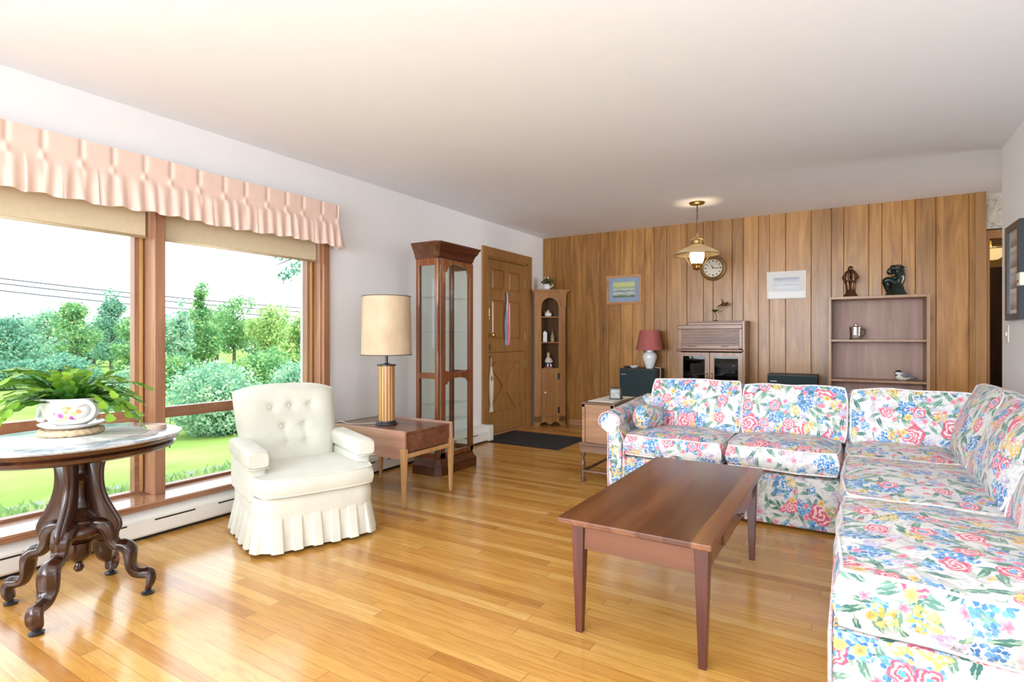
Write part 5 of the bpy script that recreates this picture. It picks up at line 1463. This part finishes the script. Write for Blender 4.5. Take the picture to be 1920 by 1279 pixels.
r = thing('bird_figurine', 'small dark bird and blossom ornament on top of the roll-top cabinet', 'figurine', (-1.27, 6.33, 1.304))
MB().lathe([(.03, 0), (.032, .006), (.008, .012), (.006, .02), (.0, .02)], seg=16).build('base', 'bronze', r, smooth=.8)
MB().tube(catmull([(0, 0, .01), (.006, 0, .06), (-.01, 0, .10), (.02, 0, .13), (.07, 0, .165)], 5), .004, 6).build('stem', 'leaf_dark', r, smooth=True)
MB().lathe([(.008, 0), (.028, .014), (.036, .026), (.030, .028), (.0, .02)], (-.012, 0, .10), 14).build('blossom', 'leaf_dark', r, smooth=.8)
MB().ball((.085, 0, .185), (.034, .016, .018)).build('bird_body', 'bronze', r, smooth=True)
MB().tube([(.06, 0, .18), (.03, 0, .165), (.01, 0, .155)], [.010, .006, .003], 6).build('tail', 'bronze', r, smooth=True)
MB().tube([(.08, 0, .19), (.07, -.02, .225), (.06, -.03, .235)], [.014, .010, .003], 6, flat_=.3).build('wing', 'bronze', r, smooth=True)
MB().ball((.118, 0, .198), .012).build('head', 'bronze', r, smooth=True)

# ------------------------------------------------------------------ bookcase and what stands on it
BO = (.20, 6.29, 0)
r = thing('bookcase', 'open brown bookcase with two visible shelves against the panelled wall', 'bookcase', BO)
x0, x1, yf, yk = -.193, .594, 6.13, YB - .02
MB(BO).box((x0, yf, 0), (x0 + .025, yk, 1.515)).build('side_panel', 'shelf_edge', r, bevel=.002)
MB(BO).box((x1 - .025, yf, 0), (x1, yk, 1.515)).build('side_panel', 'shelf_edge', r, bevel=.002)
MB(BO).box((x0 + .025, yf, 1.49), (x1 - .025, yk, 1.515)).build('top_board', 'shelf_edge', r, bevel=.002)
MB(BO).box((x0 + .025, yk - .008, .0), (x1 - .025, yk, 1.49)).build('back_panel', 'shelf_back', r)
for z in (1.105, .725, .36, .06):
    MB(BO).box((x0 + .025, yf + .012, z - .018), (x1 - .025, yk - .008, z)).build('shelf', 'shelf_edge', r)
def blob_figure(name, lab, loc, mat, parts, rz=0):
    r = thing(name, lab, 'sculpture', loc, rz)
    for nm_, items in parts:
        b = MB()
        for kind, *a in items:
            if kind == 'b': b.ball(*a)
            elif kind == 't': b.tube(catmull(a[0], 5), [v for v in a[1]] if isinstance(a[1], list) else a[1], 10)
            elif kind == 'l': b.lathe(a[0], a[1], 20)
        b.build(nm_, mat, r, smooth=.9)
    return r
def rl(vals, per=5):
    out = []
    for i in range(len(vals) - 1):
        for k in range(per): out.append(vals[i] + (vals[i + 1] - vals[i]) * k / per)
    return out + [vals[-1]]
blob_figure('abstract_sculpture', 'tall brown bronze sculpture of entwined standing forms on the bookcase', (-.01, 6.30, 1.515), 'bronze', [
    ('base', [('l', [(.065, 0), (.062, .012), (.045, .04), (.036, .075), (.0, .09)], (0, 0, 0))]),
    ('left_form', [('t', [(-.012, 0, .05), (-.018, 0, .12), (-.028, 0, .18), (-.022, 0, .235), (-.008, 0, .262)], rl([.028, .026, .030, .028, .012]))]),
    ('right_form', [('t', [(.014, 0, .05), (.016, 0, .12), (.028, 0, .18), (.022, 0, .235), (.006, 0, .262)], rl([.028, .025, .029, .027, .012]))]),
    ('head', [('b', (0, -.005, .280), (.024, .024, .027))]),
    ('loop', [('t', [(-.045, -.005, .225), (-.058, -.01, .19), (-.035, -.03, .16), (.005, -.035, .17)], rl([.013, .013, .012, .010]))]),
    ('loop', [('t', [(.045, -.005, .225), (.058, -.01, .19), (.035, -.03, .155), (-.002, -.035, .15)], rl([.013, .013, .012, .010]))])])
blob_figure('abstract_sculpture', 'broad dark green bronze sculpture of a curled seated form on the bookcase', (.345, 6.30, 1.515), 'green_bronze', [
    ('base', [('l', [(.092, 0), (.084, .02), (.066, .06), (.055, .10), (.05, .125), (.0, .135)], (.01, .0, 0))]),
    ('torso', [('t', [(.015, 0, .10), (.035, 0, .16), (.035, 0, .21), (.01, -.01, .245)], rl([.045, .045, .042, .025]))]),
    ('knee', [('t', [(.0, -.02, .12), (-.045, -.03, .15), (-.075, -.03, .14), (-.065, -.02, .09), (-.045, -.01, .04)], rl([.034, .030, .028, .024, .022]))]),
    ('head', [('b', (-.012, -.015, .262), (.030, .028, .030))]),
    ('arm', [('t', [(.045, 0, .235), (.052, -.02, .19), (.01, -.045, .165), (-.03, -.04, .175)], rl([.020, .019, .016, .013]))]),
    ('arm', [('t', [(-.005, -.01, .225), (-.045, -.03, .215), (-.05, -.04, .24), (-.02, -.03, .262)], rl([.018, .016, .013, .012]))]),
    ('arm', [('t', [(.045, .005, .22), (.066, .0, .25), (.045, -.01, .275), (.005, -.01, .280)], rl([.018, .016, .014, .012]))])])
r = thing('lidded_tankard', 'ornate silver lidded tankard on the upper shelf of the bookcase', 'tankard', (.032, 6.26, 1.105))
MB().lathe([(.052, 0), (.054, .008), (.048, .014), (.047, .06), (.050, .112), (.0, .112)], seg=28).build('body', 'chrome', r, smooth=.8)
MB().lathe([(.054, .112), (.054, .120), (.035, .130), (.012, .134), (.010, .145), (.014, .152), (.0, .158)], seg=28).build('lid', 'chrome', r, smooth=.8)
MB().tube(catmull([(.045, 0, .10), (.075, 0, .095), (.072, 0, .05), (.047, 0, .03)], 4), .005, 6).build('handle', 'iron', r, smooth=True)
r = thing('bird_figurine', 'black-capped white bird figurine on the lower shelf of the bookcase', 'figurine', (.405, 6.22, .725), radians(8))
b = MB()
def birdy(u, v):
    a = 2 * pi * v; t_ = u; x = -.062 + .125 * t_; rr = .036 * sin(pi * min(1, t_ ** .75)) ** .6
    return (x, cos(a) * rr * .8, .036 + .004 * (1 - t_) + sin(a) * rr)
b.grid(birdy, 18, 18, closed_v=True); b.build('body', 'bird_white', r, smooth=True)
MB().ball((-.038, 0, .072), (.027, .024, .024)).build('head', 'ceramic', r, smooth=True)
MB().ball((-.038, 0, .084), (.025, .0235, .016)).build('cap', 'black', r, smooth=True)
MB().ball((-.050, 0, .052), (.014, .018, .010)).build('bib', 'black', r, smooth=True)
MB().tube([(-.062, 0, .074), (-.076, 0, .072)], [.005, .001], 8).build('beak', 'black', r, smooth=True)
for s_ in (-1, 1): MB().ball((.012, s_ * .024, .050), (.040, .009, .019)).build('wing', 'bird_grey', r, smooth=True)
b = MB(); b.tube([(.045, 0, .038), (.075, 0, .028), (.105, 0, .022)], [.012, .010, .007], 8, flat_=.4); b.build('tail', 'bird_grey', r, smooth=True)

# ------------------------------------------------------------------ pictures, clock, wall things
def picture(name, lab, x0, x1, z0, z1, fw, fmat, mmat, mw, amat, y=YB):
    c = ((x0 + x1) / 2, y - .002, (z0 + z1) / 2); r = thing(name, lab, 'picture', c)
    b = MB(c)
    for p, q in (((x0, z0), (x1, z0 + fw)), ((x0, z1 - fw), (x1, z1)), ((x0, z0 + fw), (x0 + fw, z1 - fw)), ((x1 - fw, z0 + fw), (x1, z1 - fw))):
        b.box((p[0], y - .024, p[1]), (q[0], y - .003, q[1]))
    b.build('frame', fmat, r, weld=False)
    MB(c).box((x0 + fw, y - .012, z0 + fw), (x1 - fw, y - .006, z1 - fw)).build('mount', mmat, r)
    MB(c).box((x0 + fw + mw, y - .0135, z0 + fw + mw), (x1 - fw - mw, y - .0125, z1 - fw - mw)).build('artwork', amat, r)
    MB(c).box((x0 + fw, y - .016, z0 + fw), (x1 - fw, y - .0145, z1 - fw)).build('pane', 'pic_glass', r)
    return r
picture('framed_watercolour', 'small oak-framed marsh watercolour with a blue mount on the panelled wall', -2.595, -2.150, 1.535, 1.888, .028, 'frame_oak', 'mat_blue', .055, 'marsh')
picture('framed_watercolour', 'thin white-framed snowy landscape picture between the clock and the bookcase', -.772, -.402, 1.535, 1.822, .010, 'mat_white', 'mat_white', .055, 'snow')
KC = (-1.325, YB - .002, 1.905)
r = thing('wall_clock', 'round aged brass wall clock with a cream face on the panelling', 'clock', KC)
def disc_lathe(prof, mat, nm_, parent, seg=40, sm=.6):
    b = MB(); b.lathe([(q[0], q[1]) for q in prof], (0, 0, 0), seg)
    o = b.build(nm_, mat, parent, smooth=sm)
    for v_ in o.data.vertices: v_.co = Vector((v_.co.x, -v_.co.z, v_.co.y))
    o.data.flip_normals()
    return o
disc_lathe([(.138, 0), (.142, .01), (.138, .025), (.118, .034), (.104, .028), (.100, .020), (.0, .020)], 'old_brass', 'rim', r)
disc_lathe([(.099, .0205), (.0, .0208)], 'clock_face', 'dial', r)
for k in range(12):
    a = pi / 2 - k * pi / 6
    b = MB(); ca, sa_ = cos(a), sin(a); w_ = .0045 if k % 3 else .007
    b.add([(ca * q - sa_ * s_ * w_, -.0222, sa_ * q + ca * s_ * w_) for q in (.070, .090) for s_ in (-1, 1)] + [(ca * q - sa_ * s_ * w_, -.0205, sa_ * q + ca * s_ * w_) for q in (.070, .090) for s_ in (-1, 1)],
          [(0, 1, 3, 2), (4, 6, 7, 5), (0, 2, 6, 4), (1, 5, 7, 3), (0, 4, 5, 1), (2, 3, 7, 6)])
    b.build('hour_mark', 'iron', r)
MB().tube([(-.008, -.026, 0), (.058, -.026, -.003)], .0028, 6).build('minute_hand', 'black', r, smooth=True)
MB().tube([(.005, -.028, -.004), (-.016, -.028, .034)], .004, 6).build('hour_hand', 'black', r, smooth=True)
disc_lathe([(.008, .022), (.007, .030), (.0, .031)], 'black', 'hand_boss', r, 12)

# tall black multi-photo frame, switch and thermostat on the right wall
def rbox(o, x, y0, y1, z0, z1, th=.02): return MB(o).box((XR - .002 - th, y0, z0), (XR - .002 - x, y1, z1))
FO = (XR - .002, 4.74, 1.55)
r = thing('collage_frame', 'tall narrow blue-black photo frame on the white wall at the right', 'picture', FO)
b = MB(FO); fy0, fy1, fz0, fz1 = 4.45, 4.83, 1.235, 1.845
for p, q in (((fy0, fz0), (fy1, fz0 + .04)), ((fy0, fz1 - .04), (fy1, fz1)), ((fy0, fz0 + .04), (fy0 + .07, fz1 - .04)), ((fy1 - .07, fz0 + .04), (fy1, fz1 - .04))):
    b.box((XR - .026, p[0], p[1]), (XR - .002, q[0], q[1]))
b.build('frame', 'frame_black', r, weld=False)
MB(FO).box((XR - .014, fy0 + .07, fz0 + .04), (XR - .004, fy1 - .07, fz1 - .04)).build('mount', 'mat_white', r)
for k in range(4):
    z0 = fz0 + .065 + k * .133
    MB(FO).box((XR - .016, fy0 + .095, z0), (XR - .0142, fy1 - .095, z0 + .105)).build('photo', 'photo_strip', r)
MB(FO).box((XR - .019, fy0 + .07, fz0 + .04), (XR - .0175, fy1 - .07, fz1 - .04)).build('pane', 'glass', r)
SO = (XR - .001, 4.885, 1.15)
r = thing('light_switch', 'ivory light switch plate under the black photo frame', 'switch', SO)
MB(SO).box((XR - .007, 4.845, 1.09), (XR - .001, 4.915, 1.205)).build('plate', 'ivory', r, bevel=.002)
MB(SO).box((XR - .014, 4.872, 1.135), (XR - .007, 4.888, 1.16)).build('toggle', 'ivory', r)
SO = (XR - .001, 4.44, 1.47)
r = thing('thermostat', 'small gold and ivory thermostat beside the black photo frame', 'thermostat', SO)
MB(SO).box((XR - .035, 4.40, 1.435), (XR - .001, 4.475, 1.515)).build('case', 'ivory', r, bevel=.006)
MB(SO).box((XR - .038, 4.405, 1.455), (XR - .035, 4.470, 1.47)).build('gold_band', 'brass', r)

# ------------------------------------------------------------------ pendant lamp
PO = (-1.283, 5.52, ZC)
r = thing('pendant_lamp', 'brass chain pendant lamp with a wide milk glass shade, hanging from the ceiling', 'pendant lamp', PO)
MB().lathe([(.072, 0), (.074, -.006), (.066, -.018), (.03, -.026), (.0, -.028)], seg=28).build('canopy', 'old_brass', r, smooth=.8)
b = MB()
zc_ = -.03; k = 0
while zc_ > -.315:
    P = []
    for q in range(10):
        a = 2 * pi * q / 10; x, z = .0065 * cos(a), .013 * sin(a)
        P.append((x, 0, zc_ - .013 + z) if k % 2 else (0, x, zc_ - .013 + z))
    b.tube(P, .0018, 5, closed=True); zc_ -= .0205; k += 1
o = b.build('chain', 'iron', r, smooth=True); o['label'] = 'dark link chain'
MB().tube([(.004, 0, -.02), (.008, .004, -.15), (.004, 0, -.33)], .002, 5).build('electric_cord', 'old_brass', r, smooth=True)
zs = -.375
MB().lathe([(.054, zs), (.055, zs - .012), (.052, zs - .036), (.056, zs - .045)], seg=28, caps=False).build('shade_collar', 'brass', r, smooth=.8, solid=.002)
MB().lathe([(.054, zs - .04), (.085, zs - .055), (.135, zs - .080), (.180, zs - .105), (.212, zs - .128), (.217, zs - .136)], seg=48, caps=False).build('glass_shade', 'glow', r, smooth=.9, solid=.003)
MB().tube([(.217 * cos(a * pi / 32), .217 * sin(a * pi / 32), zs - .136) for a in range(64)], .0045, 8, closed=True).build('rim_band', 'old_brass', r, smooth=True)
MB().lathe([(.050, zs - .07), (.064, zs - .10), (.068, zs - .14), (.060, zs - .19), (.046, zs - .225)], seg=28, caps=False).build('chimney_glass', 'lit_glass', r, smooth=.9)
MB().lathe([(.030, zs - .215), (.052, zs - .22), (.050, zs - .235), (.030, zs - .25), (.042, zs - .262), (.036, zs - .275), (.012, zs - .285), (.0, zs - .29)], seg=24).build('oil_cup', 'brass', r, smooth=.8)
for s_ in (-1, 1):
    a0 = .35; c_, s2 = cos(a0), sin(a0)
    P = catmull([(0, 0, -.32), (s_ * .02 * c_, s_ * .02 * s2, -.345), (s_ * .06 * c_, s_ * .06 * s2, -.365), (s_ * .075 * c_, s_ * .075 * s2, -.42), (s_ * .12 * c_, s_ * .12 * s2, -.455), (s_ * .105 * c_, s_ * .105 * s2, -.53), (s_ * .07 * c_, s_ * .07 * s2, -.60), (s_ * .048 * c_, s_ * .048 * s2, -.63)], 5)
    MB().tube(P, .0035, 6).build('arm', 'old_brass', r, smooth=True)
light('pendant_bulb', 'POINT', (PO[0], PO[1], PO[2] + zs - .15), (0, 0, -1), 10, (1, .78, .48), size=.03)

HL = (1.395, 8.5, 2.235)
r = thing('hall_ceiling_lamp', 'lit glass bowl ceiling lamp in the hall beyond the doorway', 'ceiling lamp', HL)
MB().lathe([(.0, -.20), (.07, -.19), (.13, -.145), (.155, -.09), (.16, -.07)], seg=32, caps=False).build('glass_bowl', 'hall_lit', r, smooth=.9)
MB().tube([(.162 * cos(a * pi / 24), .162 * sin(a * pi / 24), -.07) for a in range(48)], .007, 8, closed=True).build('rim', 'old_brass', r, smooth=True)
b = MB(); b.lathe([(.07, .205), (.07, .19), (.02, .175), (.012, .16), (.012, -.19), (.0, -.215)], seg=16); b.build('stem', 'old_brass', r, smooth=.8)
light('hall_bulb', 'POINT', (HL[0], HL[1], HL[2] + .06), (0, 0, -1), 14, (1, .74, .40), size=.06)

# ------------------------------------------------------------------ outdoors
g = MB(); P = [(-3.76, -.46), (-6, -.5), (-12, -.85), (-30, -.95), (-110, -1.2)]
ys = [-90, -30, 0, 6, 20, 60, 150]
g.add([(x, y, z) for x, z in P for y in ys], [(i * 7 + j, i * 7 + j + 1, (i + 1) * 7 + j + 1, (i + 1) * 7 + j) for i in range(4) for j in range(6)])
g = g.build('lawn', 'lawn'); g['kind'] = 'structure'
struct(MB().box((-3.99, -20, -.5), (-3.76, 25, .12)).build('trim_4', 'timber'))
MBt = MB((-6.25, 3, -.5)); MBt.box((-6.33, -6, -.52), (-6.17, 12, -.37))
o = MBt.build('landscape_timber', 'timber', bevel=.01); o.location = (-6.25, 3, -.5); tag(o, 'long weathered grey timber edging the planting bed outside the window', 'edging')

def leaves(b, tn, rn, c, rad, n, size, droop=.2, shell=.55):
    for _ in range(n):
        while True:
            p = Vector((rn.uniform(-1, 1), rn.uniform(-1, 1), rn.uniform(-1, 1)))
            if .15 < p.length <= 1: break
        p = p.normalized() * (shell + (1 - shell) * rn.random()) * (1 + .25 * mnoise.noise(p * 2.5 + Vector(c)))
        q = Vector((c[0] + p.x * rad[0], c[1] + p.y * rad[1], c[2] + p.z * rad[2]))
        a = Vector((rn.uniform(-1, 1), rn.uniform(-1, 1), rn.uniform(-1, 1) - droop)).normalized()
        w_ = a.orthogonal().normalized(); w_ = Matrix.Rotation(rn.uniform(0, 6.28), 3, a) @ w_
        s_ = size * rn.uniform(.6, 1.3); k = len(b.v)
        b.v += [tuple(q), tuple(q + a * s_ * .5 + w_ * s_ * .32), tuple(q + a * s_), tuple(q + a * s_ * .5 - w_ * s_ * .32)]
        b.f.append((k, k + 1, k + 2, k + 3))
        t_ = min(1, max(0, .5 + .9 * mnoise.noise(q * 1.6 / max(.4, rad[0] * .5)) + rn.uniform(-.28, .28))); tn += [t_] * 4

def mk_tree(name, lab, cat, loc, H, R_, mat, seed, blobs=9, n=420, size=.2, trunk=.25, conic=0, group=None):
    rn = random.Random(seed); r = thing(name, lab, cat, loc, 0, group)
    b = MB(); tn = []
    for k in range(blobs):
        h = rn.random(); w_ = (1 - conic * h) * (1 - .45 * abs(h - .35))
        a = rn.uniform(0, 6.28); rr = R_ * w_ * rn.uniform(.15, .75)
        z = H * (trunk + (1 - trunk) * (.12 + .76 * h)); s_ = R_ * rn.uniform(.38, .62) * (1 - conic * .6 * h)
        leaves(b, tn, rn, (cos(a) * rr, sin(a) * rr, z), (s_, s_, s_ * .85), n, size)
    leaves(b, tn, rn, (0, 0, H * .93 - R_ * .1), (R_ * .35, R_ * .35, H * .09), n // 2, size)
    o = b.build('crown', mat, r, weld=False, normals=False)
    q = o.data.attributes.new('tone', 'FLOAT', 'POINT'); q.data.foreach_set('value', tn)
    b = MB(); b.tube(catmull([(0, 0, -.1), (.05 * R_, 0, H * .3), (-.04 * R_, .03, H * .6), (0, 0, H * .9)], 4), rl([.05 * R_ + .04, .045 * R_ + .02, .03 * R_, .01], 4), 8)
    for k in range(5):
        a = rn.uniform(0, 6.28); z = H * rn.uniform(.3, .7); b.tube([(0, 0, z), (cos(a) * R_ * .3, sin(a) * R_ * .3, z + H * .08), (cos(a) * R_ * .6, sin(a) * R_ * .6, z + H * .18)], [.03 * R_, .02 * R_, .006], 5)
    b.build('trunk', 'bark', r, smooth=True)
    return r
def zpix(y, d): return 1.12 + (634 - y) / 1035.0 * d
GZ = -.93
specs = [  # px, depth, top y, half width px, material, conic, label
    (-66, 32, 585, 70, 'leaf_b', .1, 'blue-green tree at the far left beyond the lawn'),
    (22, 24, 592, 62, 'leaf_b', .1, 'rounded blue-green tree at the left edge beyond the lawn'),
    (88, 33, 583, 50, 'leaf_d', .1, 'pale silvery tree behind the potted cactus'),
    (140, 28.5, 562, 46, 'leaf_a', .35, 'mid-green pointed tree above the potted cactus'),
    (208, 31, 540, 42, 'leaf_b', .55, 'slender dark spire-topped tree left of the window post'),
    (255, 25.5, 588, 50, 'leaf_a', .1, 'full green tree behind the window post'),
    (318, 34, 598, 44, 'leaf_d', .1, 'pale low tree just right of the window post'),
    (338, 26, 556, 24, 'leaf_d', .3, 'thin sparse-leaved tree right of the window post'),
    (380, 28, 527, 36, 'leaf_a', .5, 'tallest feathery tree in the middle of the right pane'),
    (438, 31.5, 553, 48, 'leaf_a', .15, 'broad bright green tree right of the tallest one'),
    (500, 27, 570, 48, 'leaf_c', .1, 'bright green tree left of the yellowish one'),
    (566, 23, 583, 46, 'leaf_c', .1, 'yellowish-green tree at the right end of the window')]
for i, (px, d, ty, hw, mt, co_, lab) in enumerate(specs):
    x, y = at(px, d); H = zpix(ty, d) - GZ; R_ = hw / 1035.0 * d
    mk_tree('garden_tree', lab, 'tree', (x, y, GZ), H, R_, mt, 20 + i, blobs=13, n=330 if hw > 30 else 110, size=.15, conic=co_, trunk=.12, group='trees beyond the lawn')
for i, (px, d, ty, hw, mt, lab) in enumerate([(-20, 40, 600, 56, 'leaf_d', 'hazy tree in the far row at the left edge'), (75, 47, 603, 60, 'leaf_b', 'hazy tree in the far row behind the cactus, left of the slender spire tree'),
        (175, 40, 600, 56, 'leaf_d', 'hazy tree in the far row just left of the slender spire tree'), (285, 47, 600, 60, 'leaf_b', 'hazy tree in the far row behind the window post'),
        (405, 40, 588, 60, 'leaf_a', 'hazy tree in the far row right of the tallest feathery tree'), (520, 46, 592, 66, 'leaf_b', 'hazy tree in the far row near the right end of the window')]):
    x, y = at(px, d); mk_tree('garden_tree', lab, 'tree', (x, y, GZ), zpix(ty, d) - GZ, hw / 1035.0 * d, mt, 70 + i, blobs=13, n=380, size=.28, conic=0, trunk=.02, group='far row of trees')
def mk_bush(name, lab, px, d, ty, hw, mt, seed, size=.07, n=700, blobs=9, gz=None, cat='bush'):
    x, y = at(px, d); gz = gz if gz is not None else -.80; H = zpix(ty, d) - gz; R_ = hw / 1035.0 * d
    rn = random.Random(seed); r = thing(name, lab, cat, (x, y, gz)); b = MB(); tn = []
    for k in range(blobs):
        a = rn.uniform(0, 6.28); rr = R_ * rn.uniform(.0, .62); s_ = R_ * rn.uniform(.38, .5); sz = min(s_, H * .42)
        z = max(sz * .8, H * rn.uniform(.3, .62) * (1 - .3 * rr / R_)); z = min(z, H - sz)
        leaves(b, tn, rn, (cos(a) * rr, sin(a) * rr, z), (s_, s_, sz), n, size, shell=.7)
    o = b.build('foliage', mt, r, weld=False, normals=False)
    q = o.data.attributes.new('tone', 'FLOAT', 'POINT'); q.data.foreach_set('value', tn)
    b = MB()
    for k in range(4): a = k * 1.6; b.tube([(0, 0, -.05), (cos(a) * R_ * .3, sin(a) * R_ * .3, H * .5)], [.03, .012], 6)
    b.build('stems', 'bark', r, smooth=True)
mk_bush('garden_bush', 'large round silvery-green bush right of the window post', 415, 11.0, 657, 118, 'leaf_d', 50, n=1500, blobs=14)
mk_bush('garden_bush', 'tall silvery-green bush behind the armchair back', 575, 13.4, 650, 90, 'leaf_d', 51, n=1100, blobs=10)
mk_bush('garden_bush', 'leafy pale green bush between the cactus and the window post', 232, 13.5, 668, 60, 'leaf_d', 52, n=800)
mk_bush('garden_bush', 'dark green hedge-like bush at the left edge of the window', 15, 22, 672, 60, 'leaf_b', 53, size=.12)
mk_bush('garden_bush', 'blue-green bush behind the potted cactus at the far side of the lawn', 130, 21, 655, 70, 'leaf_b', 54, size=.12)
mk_bush('garden_bush', 'low green shrub row under the thin tree', 330, 18, 640, 60, 'leaf_a', 55, size=.10)
mk_bush('garden_bush', 'green bush beyond the big silvery ones', 490, 17, 622, 80, 'leaf_a', 56, size=.10)
mk_bush('small_shrub', 'small low green shrub beside the marble table edge, out on the lawn', 232, 8.9, 868, 46, 'leaf_b', 57, size=.04, n=420, gz=-.70, cat='shrub')
mk_bush('small_shrub', 'small green clump round the foot of the sapling on the lawn', 315, 9.2, 862, 20, 'leaf_b', 58, size=.035, n=220, gz=-.72, cat='shrub')
x, y = at(318, 9.25)
r = thing('sapling', 'thin young sapling on the lawn right of the window post', 'sapling', (x, y, -.72))
MB().tube([(0, 0, 0), (.02, 0, .35), (0, .01, .62)], [.012, .009, .004], 6).build('trunk', 'bark', r, smooth=True)
b = MB(); tn = []; leaves(b, tn, random.Random(3), (0, 0, .58), (.16, .16, .14), 160, .04); o = b.build('crown', 'leaf_d', r, weld=False, normals=False)
q = o.data.attributes.new('tone', 'FLOAT', 'POINT'); q.data.foreach_set('value', tn)
# overhanging branch at the top of the right pane
x, y = at(600, 7.0)
r = thing('garden_tree', 'near tree hanging a leafy blue-green branch into the top right of the window view', 'tree', (x, y, zpix(470, 7)))
b = MB(); tn = []; rn = random.Random(9)
for k in range(9):
    u = k / 8; leaves(b, tn, rn, (-.02 - .30 * u * (k % 2), -.05 - .42 * u * (1 - (k % 2) * .0) , -.06 - .30 * u * ((k + 1) % 2)), (.13, .13, .09), 60, .05, shell=.1)
o = b.build('foliage', 'leaf_b', r, weld=False, normals=False); q = o.data.attributes.new('tone', 'FLOAT', 'POINT'); q.data.foreach_set('value', tn)
MB().tube([(1.0, .9, zpix(470, 7) * -1 - .8), (.98, .88, -1), (.95, .85, .6)], [.12, .10, .08], 10).build('trunk', 'bark', r, smooth=True)
MB().tube([(.96, .86, .35), (.5, .4, .25), (.1, .1, .05), (-.15, -.25, -.10), (-.25, -.45, -.22)], [.05, .03, .018, .01, .004], 6).build('branch', 'bark', r, smooth=True)
# ground cover under the window
b = MB(); tn = []; rn = random.Random(77)
for k in range(5200):
    p = Vector((rn.uniform(-5.95, -4.15), rn.uniform(-.5, 6.5), -.47)); hgt = rn.uniform(.07, .22)
    for m_ in range(2):
        a = Vector((rn.uniform(-.7, .7), rn.uniform(-.7, .7), 1)).normalized(); w_ = a.orthogonal().normalized() * .02; k0 = len(b.v)
        q0 = p + Vector((rn.uniform(-.05, .05), rn.uniform(-.05, .05), hgt * .3)); b.v += [tuple(q0), tuple(q0 + a * hgt * .6 + w_), tuple(q0 + a * hgt), tuple(q0 + a * hgt * .6 - w_)]; b.f.append((k0, k0 + 1, k0 + 2, k0 + 3)); tn += [rn.random()] * 4
o = b.build('ground_cover_plants', 'leaf_c', weld=False, normals=False); q = o.data.attributes.new('tone', 'FLOAT', 'POINT'); q.data.foreach_set('value', tn)
tag(o, 'pale leafy ground cover in the bed under the window', 'plants', kind='stuff')
for i, (ya_, yb_, nm_) in enumerate(((517, 583, 'topmost'), (527, 590, 'middle'), (541, 600, 'lowest'))):
    A = at(-160, 40); B = at(760, 62)
    P0 = Vector((A[0], A[1], zpix(ya_ - 15, 40))); P1 = Vector((B[0], B[1], zpix(yb_ + 5, 62)))
    pts = [P0.lerp(P1, k / 16) - Vector((0, 0, .5 * (1 - (k / 8 - 1) ** 2))) for k in range(17)]
    o = MB(P0).tube(pts, .052, 5).build('power_line', 'cable', smooth=True); o.location = P0
    tag(o, 'thin power line crossing the sky above the trees, %s of the three' % nm_, 'power line', 'power lines above the trees')
